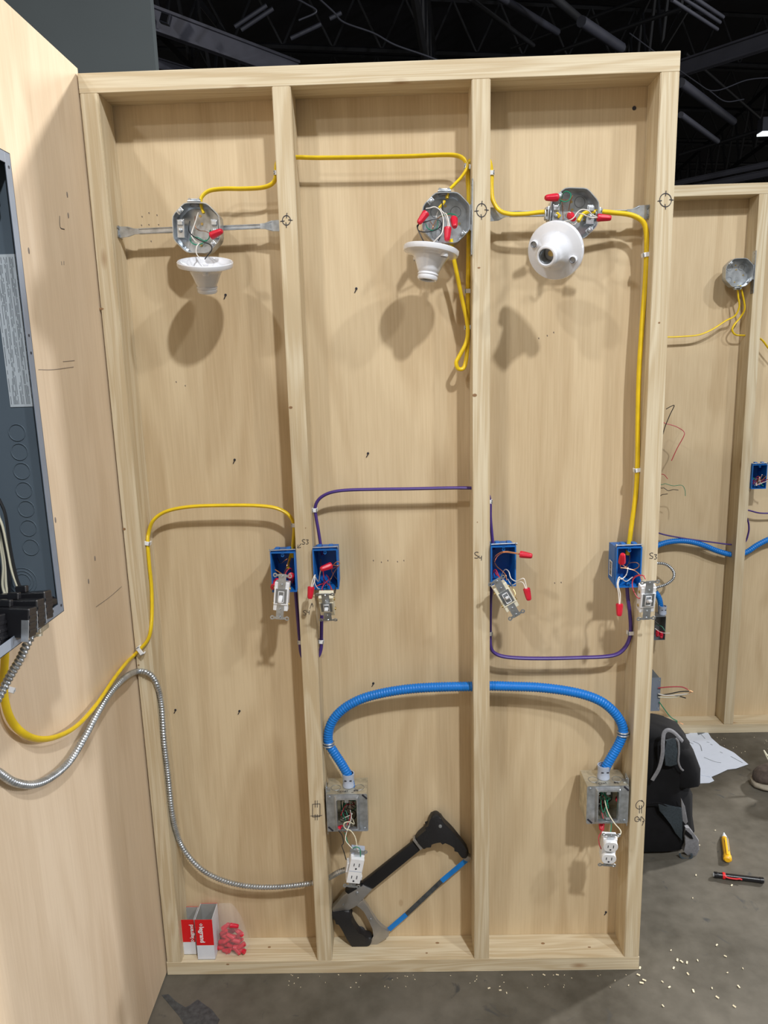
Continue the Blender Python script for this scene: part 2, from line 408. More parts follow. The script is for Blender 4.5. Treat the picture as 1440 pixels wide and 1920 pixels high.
ink([S_(571, 1149, .75)] + four_(578, 1148, .7) + [[(581, 1141), (585, 1132)], [(583, 1136), (585, 1131), (587, 1138)]], studs[1], r=.0006)
ink([S_(893, 1041, 1.0)] + four_(901, 1046, .8), studs[2], r=.0007)
ink([S_(1221, 1042, .9), three_(1229, 1044, .8)], studs[3], r=.0007)
ink([[(586, 1508), (600, 1507)], [(600, 1507), (600, 1531)], [(600, 1531), (586, 1532)], [(586, 1532), (586, 1508)], [(591, 1501), (591, 1514)], [(595, 1501), (595, 1514)], [(591, 1527), (591, 1538)], [(595, 1527), (595, 1538)], [(582, 1530), (604, 1529)]], studs[1], r=.0007)
ink([[(1205, 1503), (1199, 1501), (1193, 1507), (1193, 1514), (1199, 1517), (1206, 1512), (1207, 1505), (1203, 1500)], [(1199, 1510), (1199, 1525)], [(1203, 1510), (1203, 1525)],
     [(1196, 1531), (1191, 1533), (1191, 1539), (1197, 1540), (1199, 1535), (1195, 1531)], [(1195, 1536), (1202, 1537)], [(1202, 1531), (1201, 1540)], [(1203, 1531), (1208, 1538), (1204, 1541)], [(1208, 1538), (1204, 1548)]], studs[3], r=.0007)

# ---- plywood partition on the left (a sheet standing square to the stud wall)
LW = MB().box((-.020, -1.9, .004), (-.003, .012, 2.155)).build('plywood_partition', 'plyL')
tag(LW, 'pale plywood sheet standing square at the left end of the stud wall', 'partition')
def inkX(strokes, parent, X=-.0026, r=.0009, mat='pencil', name='pencil_mark'):
    mb = MB()
    for st in strokes:
        pts = [atX(x, y, X) for x, y in st]
        if len(pts) > 2: pts = spline(pts, 4)
        mb.tube(pts, .0002, 6, r2=r, wide=(1, 0, 0))
    return mb.build(name, mat, parent, False, keep_world=True)
inkX([[(112, 405), (113, 426), (121, 430)], [(150.2, 430), (150.5, 441), (155, 445)]][:1], LW, mat='ink')
inkX([[(115, 490), (116, 497)], [(120, 490), (120, 497)]], LW)
inkX([[(72, 693), (100, 693), (138, 688)], [(118, 678), (140, 676)]], LW, r=.0006)
inkX([[(180, 1138), (205, 1120), (228, 1100)]], LW, r=.0006)
for px, py in ((104, 975), (166, 1090), (178, 1047), (128, 404), (126, 365), (54, 470)):
    p = atX(px, py, -.0028); MB().sphere(p, .0028, .3, 1, 2).build('nail_hole', 'pencil', LW, True, keep_world=True)

# ================================================================== CABLES
def cable(path, mat, label, name='cable', rw=.0048, rt=.0030, n=10, wide=(0, 1, 0)):
    o = MB().tube(spline(path, n), rw, 12, r2=rt, wide=wide).build(name, mat, None, True)
    return tag(centre(o), label, 'cable')
Yc = .036
c1 = cable([at(382, 400, .012), at(377, 384, .012), at(378, 370, .015), at(392, 358, .025), at(420, 354, Yc), at(455, 354, Yc), at(490, 352, Yc), at(508, 346, Yc), at(516, 336, Yc), at(517.5, 322, Yc), at(520, 305, Yc), at(535, 296, Yc),
            at(555, 295, Yc), at(600, 296, Yc), at(680, 295, Yc), at(770, 293, Yc), at(830, 290.5, Yc), at(857, 292, Yc), at(871, 300, .034), at(876, 313, .03), at(866, 331, .025), at(851, 347, .018), at(841, 358, .01), at(838, 372, .008)], 'yellow',
           'yellow cable crossing from the leftmost octagon box to the middle octagon box near the top', rw=.0056, rt=.0034)
c2 = cable([at(845, 448, .024), at(850, 480, .030), at(857, 515, .034), at(866, 560, .036), at(875, 600, .036), at(877, 625, .036), at(873, 645, .036), at(861, 668, .036), at(855.5, 680, .036), at(859, 691, .038), at(868, 691, .040), at(873, 680, .042),
            at(876, 655, .044), at(877.5, 625, .044), at(877, 560, .044), at(878, 500, .044), at(879, 430, .046), at(879, 370, .044), at(877, 335, .040), at(877, 316, .040), at(880, 303, .040), at(898, 296, .040), at(916, 300, .036), at(921.5, 325, .036), at(921.5, 350, .034), at(924, 375, .030),
            at(936, 394, .026), at(955, 401, .020), at(985, 401, .016), at(1012, 398, .012), at(1030, 397, .010)], 'yellow',
           'yellow cable with hanging loop at third stud, ending in right octagon box', rw=.0054, rt=.0045)
c3 = cable([at(1108, 398, .010), at(1125, 397, .012), at(1150, 399, .020), at(1178, 402, .028), at(1197, 409, .030), at(1208, 420, .030), at(1212, 440, .032), at(1212, 480, .034), at(1209, 540, .034), at(1203, 620, .034), at(1198, 700, .034), at(1196, 780, .034), at(1195, 880, .034), at(1191, 935, .034),
            at(1184, 985, .032), at(1180, 1017, .030), at(1176, 1040, .03)], 'yellow', 'yellow cable running down the right stud from octagon box to blue box', rw=.0060, rt=.0052)
c4 = cable([at(549, 1045, .03), at(550, 1015, .032), at(551.5, 990, .034), at(548, 975, .036), at(537, 962, .036), at(515, 952, .036), at(480, 948, .036), at(430, 947.5, .036), at(370, 949, .036), at(330, 954, .038), at(303, 963, .038), at(286, 978, .036), atX(278.5, 1000, .0445), atX(277, 1018, .0432),
            atX(280, 1060, .0432), atX(284, 1100, .0432), atX(285, 1145, .0432), atX(283, 1178, .0425), at(277, 1200, -.004), at(262, 1218, -.0065), at(249, 1231, -.008), atX(236, 1244, .004), atX(215, 1271, .006), atX(180, 1322, .010), atX(145, 1360, .012), atX(110, 1380, .012), atX(75, 1386, .012), atX(45, 1376, .012), atX(22, 1352, .010), atX(10, 1318, .008), atX(7, 1280, .010), atX(9, 1240, .020), atX(10, 1212, .03)], 'yellow',
           'long yellow cable drooping from grey panel round to the left blue box', rw=.0062, rt=.0042)
c5 = cable([at(605, 1040, .03), at(601, 1020, .03), at(597, 995, .032), at(593, 972, .034), at(591, 955, .036), at(594, 942, .036), at(604, 931, .036), at(622, 923, .036), at(650, 919, .036), at(700, 917.5, .036), at(770, 916.5, .036), at(840, 915, .036), at(880, 915, .036), at(900, 917, .036), at(914, 925, .036), at(919, 942, .034), at(919.5, 970, .032), at(922, 1000, .030), at(925, 1030, .03)], 'purple',
           'purple cable arching over the middle bay between two blue boxes', rw=.0058, rt=.0038)
c6 = cable([at(553, 1095, .03), at(556, 1130, .032), at(559, 1165, .034), at(562, 1200, .036), at(564, 1222, .036), at(570, 1234, .036), at(585, 1237, .036), at(597, 1230, .036), at(602, 1216, .036), at(602.5, 1200, .036), at(603, 1170, .034), at(604, 1130, .032), at(605, 1095, .03)], 'purple',
           'short purple cable looping under two blue boxes through second stud', rw=.0060, rt=.0043)
c7 = cable([at(923, 1090, .03), at(920, 1120, .032), at(919, 1160, .034), at(919, 1190, .036), at(920, 1212, .036), at(927, 1224, .036), at(945, 1231, .036), at(980, 1234, .036), at(1030, 1234.5, .036), at(1090, 1233, .036), at(1135, 1231, .036), at(1158, 1226, .036), at(1172, 1214, .036), at(1180, 1198, .036), at(1182.5, 1180, .034), at(1181, 1150, .032), at(1177, 1120, .03), at(1175, 1090, .03)], 'purple',
           'purple cable sagging in a wide U under two right-hand blue boxes', rw=.0060, rt=.0043)

# ---- plastic cable staples
def staple(px, py, Y, label, ang=0, side=1, L=.015, wdir='X'):
    """saddle over a cable; nails to the stud on the side given"""
    t = thing('cable_staple', label, 'cable staple', at(px, py, Y), 'white plastic cable staples')
    mt = Matrix.Rotation(R(ang), 4, 'Y')
    mb = MB(); mb.box((-L/2, -.0078, -.0046), (L/2, -.0050, .0046), .0008); mb.box((-L/2, -.0078, -.0046), (-L/2+.003, .0062, .0046), .0008); mb.box((L/2-.003, -.0078, -.0046), (L/2, .0062, .0046), .0008)
    mb.xf(mt); mb.build('saddle', 'white', t)
    for s in (-1, 1):
        mb = MB(); mb.cyl((s*(L/2-.0015), -.0092, 0), (s*(L/2-.0015), -.0076, 0), .0012, 8); mb.xf(mt); mb.build('nail_head', 'steel', t, True)
    return t
staple(517.5, 325, Yc, 'white staple at upper left of second stud on the yellow cable', 0, L=.008)
staple(877, 313, .036, 'white staple where two yellow cables meet beside the third stud', 15, L=.016)
staple(877, 546, .044, 'white staple on yellow cable below the middle lamp holder', 0)
staple(877, 614, .044, 'white staple just above the hanging yellow loop', 0)
staple(921, 325, .036, 'white staple at top left of the right-hand bay', 0, L=.012)
staple(1211, 478, .034, 'white staple on yellow cable below the right hanger bar', -8, L=.017)
staple(1195, 881, .034, 'white staple on yellow cable midway down the right stud', -8, L=.017)
staple(551, 984, .034, 'white staple on yellow cable above the leftmost blue box', 0, L=.011)
staple(277, 1018, .030, 'white staple on yellow cable at left stud, upper of the pair', 8, L=.015)
staple(264, 1219, -.008, 'white staple on yellow cable across front of left stud', 60, L=.022)
staple(590.5, 956, .036, 'white staple on purple cable beside the second stud, above the box', 0, L=.012)
staple(919, 940, .036, 'white staple on purple cable beside third stud', 0, L=.009)
staple(562, 1203, .036, 'white staple under leftmost blue box on purple cable', 0, L=.010)
staple(602.5, 1202, .036, 'white staple under second blue box on purple cable', 5, L=.013)
staple(919.5, 1187, .036, 'white staple under third blue box on purple cable', 0, L=.009)
staple(1182, 1186, .034, 'white staple on the purple cable beside the right stud', 0, L=.016)
ts = staple(13, 1292, -.55, 'white staple on cable on left plywood below the panel', 35, L=.020)
ts.rotation_euler = (0, 0, R(70))

# ================================================================== STEEL OCTAGON BOXES
def octagon(r, cham, z, seg=5):
    """rounded octagon ring of half size r"""
    pts = []
    base = [(r, -cham), (r, cham), (cham, r), (-cham, r), (-r, cham), (-r, -cham), (-cham, -r), (cham, -r)]
    n = len(base)
    for i in range(n):
        p = Vector(base[i]+(0,)); a = Vector(base[i-1]+(0,)); b = Vector(base[(i+1) % n]+(0,))
        ka = p+(a-p).normalized()*min(.008, cham*.6); kb = p+(b-p).normalized()*min(.008, cham*.6)
        for k in range(3):
            t = k/2; q = ka*(1-t)**2+p*2*t*(1-t)+kb*t*t; pts.append(Vector((q.x, z, q.y)))
    return pts
def oct_box(label, mtx, knock=((-.022, .022), (.022, .022), (-.022, -.022)), clamp='top', bracket=None, rear_clamps=True, depth=.040, scale=1.0):
    t = thing('octagon_box', label, 'electrical box', mtx=mtx)
    r = .0505*scale; c = .0235*scale; th = .0018
    mb = MB()
    rings = [octagon(r, c, 0), octagon(r, c, depth*.8), octagon(r-.004, c-.001, depth), ]
    inner = [octagon(r-th, c-.0005, 0), octagon(r-th, c-.0005, depth*.8), octagon(r-.004-th, c-.0015, depth-th)]
    allr = list(reversed(rings)) + inner
    mb.loft(allr, True); mb.build('body', 'steel', t, True)
    for (x, z) in knock:
        mb = MB(); n = 20
        mb.tube([Vector((x+.011*math.cos(2*PI*k/n), depth-th-.0006, z+.011*math.sin(2*PI*k/n))) for k in range(n+1)], .0008, 5).build('knockout', 'steel_dark', t, True)
    for (x, z) in ((0, -.030), (.030, -.006), (0, .030), (.003, .014)):
        MB().cyl((x, depth-th-.0012, z), (x, depth-th-.0002, z), .0028, 10).build('screw_hole', 'brass', t, True)
    for s in (1, -1):                      # ears with cover screws
        mb = MB(); e = Matrix.Rotation(R(45), 4, 'Y')
        mb.box((-.007, -.0005, .042*scale*1.0), (.007, .0015, .0515*scale), .0005)
        mb.xf(Matrix.Rotation(R(-45 if s > 0 else 135), 4, 'Y')); mb.build('ear', 'steel', t)
        d = Vector((-math.sin(R(45)), 0, math.cos(R(45))))*s*.0465*scale
        mb = MB(); mb.lathe([(0, -.0045), (.003, -.004), (.0042, -.002), (.0042, -.0006)], 14, Matrix.Translation(d) @ Matrix.Rotation(R(-90), 4, 'X')); mb.build('cover_screw', 'steel', t, True)
    if rear_clamps:
        for s in (-1, 1):
            mb = MB(); x = s*.036*scale
            mb.box((x-.008, .010, -.019), (x+.008, .0125, .019), .001); mb.box((x-.008, .0125, -.019), (x+.008, .030, -.0165), .0008); mb.box((x-.006, .006, .006), (x+.006, .0098, .016), .0015)
            mb.build('inner_clamp', 'steel', t)
            MB().lathe([(0, -.004), (.003, -.0035), (.0042, -.001), (.0042, .001)], 12, Matrix.Translation((x, .009, -.004)) @ Matrix.Rotation(R(-90), 4, 'X')).build('clamp_screw', 'steel', t, True)
    def conn(mt):
        q = MB(); q.box((-.014, -.004, .001), (.014, .016, .0045), .001); q.box((-.013, .002, .0045), (.013, .012, .0095), .0025)
        q.xf(mt); q.build('cable_connector', 'steel', t, True)
        for s in (-1, 1):
            MB().lathe([(0, -.003), (.0025, -.003), (.0035, -.001), (.0035, .001)], 12, mt @ Matrix.Translation((s*.0095, 0.0, .006)) @ Matrix.Rotation(R(-90), 4, 'X')).build('connector_screw', 'steel', t, True)
        q = MB(); n = 18
        q.tube([mt @ Vector((.010*math.cos(2*PI*k/n), .010+.008*math.sin(2*PI*k/n), -.003)) for k in range(n+1)], .002, 6); q.build('locknut', 'steel_dark', t, True)
    top = Matrix.Translation((0, .006, r)); 
    if 'top' in clamp: conn(Matrix.Translation((-.004, .006, r)))
    if 'L' in clamp: conn(Matrix.Rotation(R(-90), 4, 'Y') @ Matrix.Translation((0, .006, r)))
    if 'R' in clamp: conn(Matrix.Rotation(R(90), 4, 'Y') @ Matrix.Translation((0, .006, r)))
    if 'bot' in clamp: conn(Matrix.Rotation(R(180), 4, 'Y') @ Matrix.Translation((0, .006, r)))
    if bracket:
        bx = bracket
        mb = MB(); mb.box((bx-.0012, -.004, -.075), (bx+.0012, .022, .075), .0004); mb.build('side_bracket', 'steel', t)
        for z in (.02, -.02):
            a, b = sorted((r-.001, bx)) if bx > 0 else sorted((-r+.001, bx))
            MB().box((a, .002, z-.006), (b, .004, z+.006), .0004).build('bracket_arm', 'steel', t)
        for z in (-.065, .065): MB().cyl((bx-.0016 if bx > 0 else bx+.0016, .005, z), (bx, .005, z), .003, 10).build('nail_head', 'steel_dark', t, True)
    return t
def MT(p, roll=0, pitch=0, yaw=0):
    """roll: clockwise in the picture plane; pitch: >0 tips the face down; yaw: turn about z"""
    return Matrix.Translation(p) @ Matrix.Rotation(R(yaw), 4, 'Z') @ Matrix.Rotation(R(roll), 4, 'Y') @ Matrix.Rotation(R(pitch), 4, 'X')
BX1 = MT(at(368, 427, -.004), 2); oct_box('leftmost steel octagon box with one red connector, on the hanger bar', BX1, knock=(), clamp='top')
BX2 = MT(at(837, 408, -.004), 1); oct_box('middle steel octagon box bracketed to the third stud', BX2, knock=((-.020, .018), (.022, .018), (-.018, -.026)), clamp='top', bracket=(.8015-.0015-at(837, 408, -.004).x), rear_clamps=False)
BX3 = MT(at(1077, 400, -.004), 3); oct_box('right steel octagon box above the tilted lamp holder', BX3, knock=((.018, .03),), clamp='LR', rear_clamps=True)

def hanger(label, A, B, HH):
    """telescoping hanger bar with flared ends from point A to point B"""
    t = thing('hanger_bar', label, 'hanger bar', (A+B)/2); d = (B-A).normalized(); up = Vector((0, 0, 1)); up = (up-d*up.dot(d)).normalized(); y = Vector((0, 1, 0))
    a = A+d*.045; b = B-d*.045; mid = (a+b)/2
    for (p, q, h, yy, nm) in ((a, mid+d*.03, .0058, 0, 'outer_bar'), (mid-d*.03, b, .0045, .0012, 'inner_bar')):
        mb = MB(); off = y*yy
        mb.loft([[p+off+up*h-y*.001, p+off-up*h-y*.001, p+off-up*h+y*.005, p+off+up*h+y*.005], [q+off+up*h-y*.001, q+off-up*h-y*.001, q+off-up*h+y*.005, q+off+up*h+y*.005]])
        for s in (-1, 1): mb.tube([p+off+up*h*s*.8-y*.001, q+off+up*h*s*.8-y*.001], .0016, 6)
        mb.build(nm, 'steel', t, False, keep_world=True)
    for (p, q, nm) in ((a, A, 'flared_end'), (b, B, 'flared_end')):
        e = (q-p); L = e.length; e.normalize()
        mb = MB()
        def ring(k, h, yy): c = p+e*k; return [c+up*h-y*(.001+yy), c-up*h-y*(.001+yy), c-up*h+y*.0015, c+up*h+y*.0015]
        mb.loft([ring(0, .0055, .001), ring(.010, .006, .001), ring(.024, HH*.93, 0), ring(.040, HH, 0), ring(L, HH, 0)])
        mb.tube([p+e*.012+up*.005-y*.001, p+e*.026+up*HH*.8-y*.001], .0012, 5); mb.tube([p+e*.012-up*.005-y*.001, p+e*.026-up*HH*.8-y*.001], .0012, 5)
        mb.build(nm, 'steel', t, False, keep_world=True)
        mb = MB(); mb.box(Vector((q.x-.0012, q.y-.004, q.z-HH)), Vector((q.x+.0012, q.y+.022, q.z+HH)), .0003); mb.build('nailing_tab', 'steel', t, False, keep_world=True)
        for s in (-1, 1):
            mb = MB(); xx = q.x - e.x*.0028; mb.cyl((xx, q.y-.002, q.z+s*.009), (q.x, q.y-.002, q.z+s*.009), .0042, 10); mb.build('nail_head', 'steel_dark', t, True, keep_world=True)
    return t
A1 = at(203, 436, .040); A1.x = sx(0, 1.86)+ST+.0014; B1 = at(522, 423, .040); B1.x = sx(1, 1.86)-.0014
hanger('left galvanised hanger bar between first and second studs', A1, B1, .0115)
A2 = at(919, 402, .040); A2.x = sx(2, 1.86)+ST+.0014; B2 = at(1224, 397, .040); B2.x = sx(3, 1.86)-.0014
hanger('right galvanised hanger bar between third and fourth studs', A2, B2, .0140)

# ================================================================== WIRE NUTS
def nut_mesh():
    mb = MB(); n = 24
    def ring(z, r, rib): return [Vector(((r+rib*(1 if k % 4 < 2 else 0))*math.cos(2*PI*k/n), (r+rib*(1 if k % 4 < 2 else 0))*math.sin(2*PI*k/n), z)) for k in range(n)]
    mb.loft([ring(.0015, .0052, 0), ring(0, .0074, 0), ring(.0035, .0080, 0), ring(.0055, .0074, .0003), ring(.008, .0068, .0009), ring(.021, .0056, .0008), ring(.0255, .0052, .0004), ring(.0275, .0040, 0)])
    o = mb.build('wire_nut', 'rednut', None, True); return o
nut0 = nut_mesh(); nutfirst = [True]
def nut(A, B, label, group='red wire connectors', name='wire_nut', scale=1.0):
    """open end at A, tip towards B"""
    if nutfirst[0]: o = nut0; nutfirst[0] = False
    else: o = nut0.copy(); COL.objects.link(o)
    A = Vector(A); B = Vector(B)
    o.rotation_euler = (B-A).to_track_quat('Z', 'Y').to_euler(); o.location = A; o.scale = (scale,)*3
    tag(o, label, 'wire connector', group); return o

# ================================================================== LAMP HOLDERS
def lampholder(label, mtx):
    t = thing('lamp_holder', label, 'lamp holder', mtx=mtx)
    mb = MB()
    prof = [(.0, -.027), (.019, -.027), (.028, -.022), (.046, -.009), (.0525, -.003), (.0535, -.0005), (.0560, 0), (.0575, -.0015), (.0575, -.007), (.0560, -.0105), (.050, -.0128), (.041, -.0145), (.0360, -.0170), (.0330, -.0215), (.0300, -.0270), (.0265, -.0350), (.0235, -.0430), (.0215, -.0475), (.0200, -.0485), (.0198, -.0500), (.0215, -.0508), (.0218, -.0530), (.0198, -.0545), (.0198, -.0555), (.0210, -.0565), (.0210, -.0605), (.0190, -.0635), (.0165, -.0640), (.0148, -.0625), (.0146, -.029), (0, -.029)]
    mb.lathe(prof, 48); mb.build('body', 'porcelain', t, True)
    mb = MB(); zz = [-.060+k*.0012 for k in range(28)]
    mb.lathe([(.0138+.0007*math.sin(k*1.5), z) for k, z in enumerate(zz)], 28); mb.build('screw_shell', 'steel', t, True)
    MB().cyl((0, 0, -.0330), (0, 0, -.0292), .006, 14).build('centre_contact', 'brass', t, True)
    for a in (0, PI):
        c = Vector((.043*math.cos(a), .043*math.sin(a), -.0165))
        mb = MB(); mb.lathe([(.0065, -.004), (.0078, -.0015), (.0078, .004), (.0060, .004), (.0055, -.004)], 18, Matrix.Translation(c)); mb.build('mounting_boss', 'porcelain', t, True)
        MB().cyl(c+Vector((0, 0, -.0012)), c+Vector((0, 0, .001)), .0052, 14).build('mounting_slot', 'steel_dark', t, True)
    for s in (-1, 1):
        mb = MB(); mb.box((s*.012-.006, -.006, -.020), (s*.012+.006, .006, -.012), .001); mb.build('terminal_post', 'white', t)
    return t
def axis_mtx(p, axis_down, spin=0):
    """local -Z along axis_down"""
    q = (-Vector(axis_down)).to_track_quat('Z', 'Y').to_matrix().to_4x4()
    return Matrix.Translation(p) @ q @ Matrix.Rotation(R(spin), 4, 'Z')
LH1 = axis_mtx(at(384.5, 490, -.045), (-.07, .31, -1), 90)
l1 = lampholder('leftmost white lamp holder, edge-on, hanging below its box', LH1)
LH2 = axis_mtx(at(809, 466, -.050), (-.16, -.08, -1), 12)
l2 = lampholder('middle white lamp holder hanging with its socket downwards', LH2)
LH3 = axis_mtx(at(1043, 469, -.062), (-.60, -1, -.36), 26)
l3 = lampholder('rightmost white lamp holder turned to show its open socket', LH3)

W = .00115
# wires at box 1
wire('lead', [at(372, 398, .012), at(365, 420, .012), at(359, 440, .005), at(366, 452, -.015), at(373, 456, -.035), at(369, 462, -.045), at(368, 474, -.046), at(374, 484, -.042)], W, 'whitewire', l1)
wire('lead', [at(356, 415, .02), at(354, 432, .008), at(364, 444, -.02), at(380, 453, -.045), at(394, 459, -.060), at(397, 468, -.062), at(391, 477, -.055), at(384, 486, -.044)], W, 'blackwire', l1)
nut(at(396, 442, -.040), at(420, 431, -.050), 'red wire connector at the leftmost octagon box')
wire('ground_conductor', [at(366, 405, .02), at(366, 425, .024), at(374, 432, .014), at(386, 434, -.01), at(398, 441, -.038)], .0008, 'copper', c1)
wire('ground_conductor', [at(399, 438, -.036), at(394, 432, 0), at(392, 446, .02), at(384, 452, .026), at(372, 446, .03), at(360, 444, .028), at(357, 451, .022), at(364, 458, .018), at(376, 458, .026), at(386, 450, .030)], .0011, 'greenwire', c1)
# wires at box 2
wire('lead', [at(799, 391, -.028), at(806, 390, -.012), at(815, 388, -.005), at(824, 393, -.005), at(829, 402, -.02), at(831, 412, -.035), at(831, 425, -.045), at(828, 438, -.05), at(820, 447, -.052), at(812, 455, -.05)], W, 'whitewire', l2)
wire('lead', [at(785, 421, -.03), at(783, 428, -.035), at(788, 440, -.042), at(793, 450, -.045), at(797, 456, -.045)], W, 'blackwire', l2)
wire('conductor', [at(786, 420, -.03), at(782, 424, -.03), at(786, 433, -.028), at(800, 435, -.02), at(817, 431, -.015), at(826, 424, -.012), at(826, 415, -.01), at(815, 411, -.01), at(798, 416, -.02), at(791, 417, -.028)], W, 'blackwire', c2)
wire('conductor', [at(829, 378, .008), at(830, 395, 0), at(829, 420, -.008), at(826, 440, -.012), at(822, 452, -.015)], W, 'blackwire', c2)
wire('conductor', [at(832, 378, .008), at(826, 390, .01), at(832, 400, -.008), at(838, 412, -.022), at(840, 422, -.03), at(839, 430, -.034)], W, 'whitewire', c1)
wire('conductor', [at(821, 396, .02), at(818, 408, .02), at(826, 404, 0), at(835, 400, -.018), at(840, 410, -.028), at(843, 426, -.034)], W, 'whitewire', c2)
wire('conductor', [at(823, 390, .01), at(832, 380, .01), at(833, 376, .01)], .003, 'yellow', c1)
wire('ground_conductor', [at(798, 420, .025), at(802, 428, .02), at(812, 432, .02), at(820, 426, .024), at(822, 408, .026), at(834, 403, .018), at(846, 401, .006), at(856, 405, -.008), at(857, 415, -.015)], .0011, 'greenwire', c2)
wire('ground_conductor', [at(806, 414, .03), at(812, 424, .02), at(810, 430, .02), at(820, 410, .025), at(838, 404, .01), at(850, 406, 0), at(853, 413, -.014)], .0008, 'copper', c2)
nut(at(799, 399, -.028), at(784, 420, -.036), 'red wire connector left of the middle octagon box, above lamp holder')
nut(at(839.5, 427, -.036), at(838, 455, -.044), 'red wire connector hanging straight down beside middle lamp holder')
nut(at(851, 410, -.018), at(853, 428, -.040), 'red wire connector inside the middle octagon box, right side')
# wires at box 3
wire('lead', [at(1055, 416, -.05), at(1068, 413, -.06), at(1076, 408, -.062), at(1082, 399, -.06), at(1091, 393, -.058), at(1103, 395, -.055), at(1111, 403, -.05), at(1120, 407, -.048)], W, 'whitewire', l3)
wire('conductor', [at(1092, 402, .0), at(1084, 400, -.02), at(1092, 401, -.035), at(1100, 405, -.045), at(1110, 408, -.048), at(1121, 408, -.048)], W, 'whitewire', c3)
wire('conductor', [at(1103, 397, .008), at(1092, 402, -.004), at(1084, 415, -.012)], .0042, 'yellow', c3)
wire('conductor', [at(1043, 400, .006), at(1050, 407, .004)], .0042, 'yellow', c2)
wire('conductor', [at(1062, 408, 0), at(1060, 402, -.02), at(1067, 398, -.035), at(1073, 402, -.04)], W, 'whitewire', c2)
wire('conductor', [at(1082, 416, -.01), at(1076, 421, -.02), at(1067, 417, -.03)], W, 'whitewire', c3)
wire('ground_conductor', [at(1037, 408, .01), at(1043, 396, .01), at(1050, 382, .0), at(1054, 370, -.015), at(1056, 362, -.03), at(1063, 359, -.035), at(1070, 364, -.035), at(1068, 374, -.04), at(1058, 378, -.042), at(1045, 372, -.045)], .0011, 'greenwire', c3)
wire('ground_conductor', [at(1056, 412, .015), at(1055, 395, .018), at(1054, 380, .010), at(1046, 372, -.04)], .0009, 'copper', c2)
wire('ground_conductor', [at(1066, 395, .02), at(1070, 376, .0), at(1074, 367, -.015), at(1068, 374, -.03), at(1056, 375, -.04), at(1044, 371, -.045)], .0009, 'copper', c3)
nut(at(1045, 370, -.045), at(1020, 371, -.055), 'red wire connector left of the top of the right octagon box')
nut(at(1069, 404, -.030), at(1078, 413, -.062), 'red wire connector pointing outwards in the middle of the right octagon box')
nut(at(1120, 408, -.048), at(1147, 409, -.050), 'red wire connector sticking out right of the right octagon box')

# ================================================================== BLUE SINGLE-GANG BOXES
def blue_box(label, p, name='outlet_box', barcode=False, sc=1.0, side=1):
    t = thing(name, label, 'electrical box', p); w, h, d, th = .0285*sc, .0475*sc, .070, .0028
    mb = MB()
    def rect(hw, hh, y): return [Vector((-hw, y, -hh)), Vector((hw, y, -hh)), Vector((hw, y, hh)), Vector((-hw, y, hh))]
    mb.loft([rect(w-.002, h-.005, d), rect(w, h, .004), rect(w, h, 0), rect(w-th, h-th, 0), rect(w-th-.002, h-th-.004, d-th)], True)
    mb.build('body', 'blue_box', t)
    for z in (h-.009, -h+.009):
        s = 1 if z > 0 else -1
        mb = MB(); mb.lathe([(.0016, -.001), (.0036, -.001), (.0036, .014), (.0016, .014)], 12, Matrix.Translation((0, .001, z+s*.001)) @ Matrix.Rotation(R(-90), 4, 'X')); mb.box((-.0028, 0, z+s*.0015), (.0028, .012, z+s*.0072)); mb.build('screw_boss', 'blue_box', t)
    mb = MB()
    for x in (-.013, .013):
        mb.box((x-.005, .004, h), (x+.005, .020, h+.0085), .0012)
    mb.box((-w, .006, h), (w, .018, h+.003), .0008); mb.build('nail_guide', 'blue_box', t)
    MB().cyl((-w+.001, .0015, h+.0045), (w+.001, .0035, h+.0050), .0014, 8).build('nail', 'steel', t, True)
    MB().cyl((-side*(w), .0015, h+.0045), (-side*(w+.0015), .0015, h+.0045), .0034, 10).build('nail_head', 'steel', t, True)
    mb = MB(); mb.box((-w-.0007, .012, -h+.004), (-w+.0005, .014, h-.004)); mb.box((w-.0005, .012, -h+.004), (w+.0007, .014, h-.004)); mb.build('depth_rib', 'blue_box', t)
    if barcode:
        mb = MB(); mb.box((-w-.0012, .030, -.030), (-w-.0004, .052, .006)); lb = mb.build('barcode_label', 'white', t)
        mb = MB(); y = -.027
        while y < .003:
            hh = random.choice((.0005, .0008, .0012)); mb.box((-w-.0016, .034, y), (-w-.0011, .048, y+hh)); y += hh+random.choice((.0008, .0012))
        mb.build('barcode', 'ink', lb)
    return t
YB = -.012
zb = [at(533, 1073, YB).z, at(611, 1068, YB).z, at(941, 1062, YB).z, at(1183, 1064, YB).z]
XB = [sx(1, 1.1)-.0290-.0004, sx(1, 1.1)+ST+.0296, sx(2, 1.1)+ST+.0296, sx(3, 1.1)-.0290-.0004]
BBL = ['leftmost blue box, fixed to left side of second stud', 'second blue box, on right side of the second stud', 'third blue box, on right side of third stud', 'fourth blue box with barcode label, against the fourth stud']
for k in range(4): blue_box(BBL[k], Vector((XB[k], YB, zb[k])), barcode=(k == 3), side=(1 if k in (0, 3) else -1))

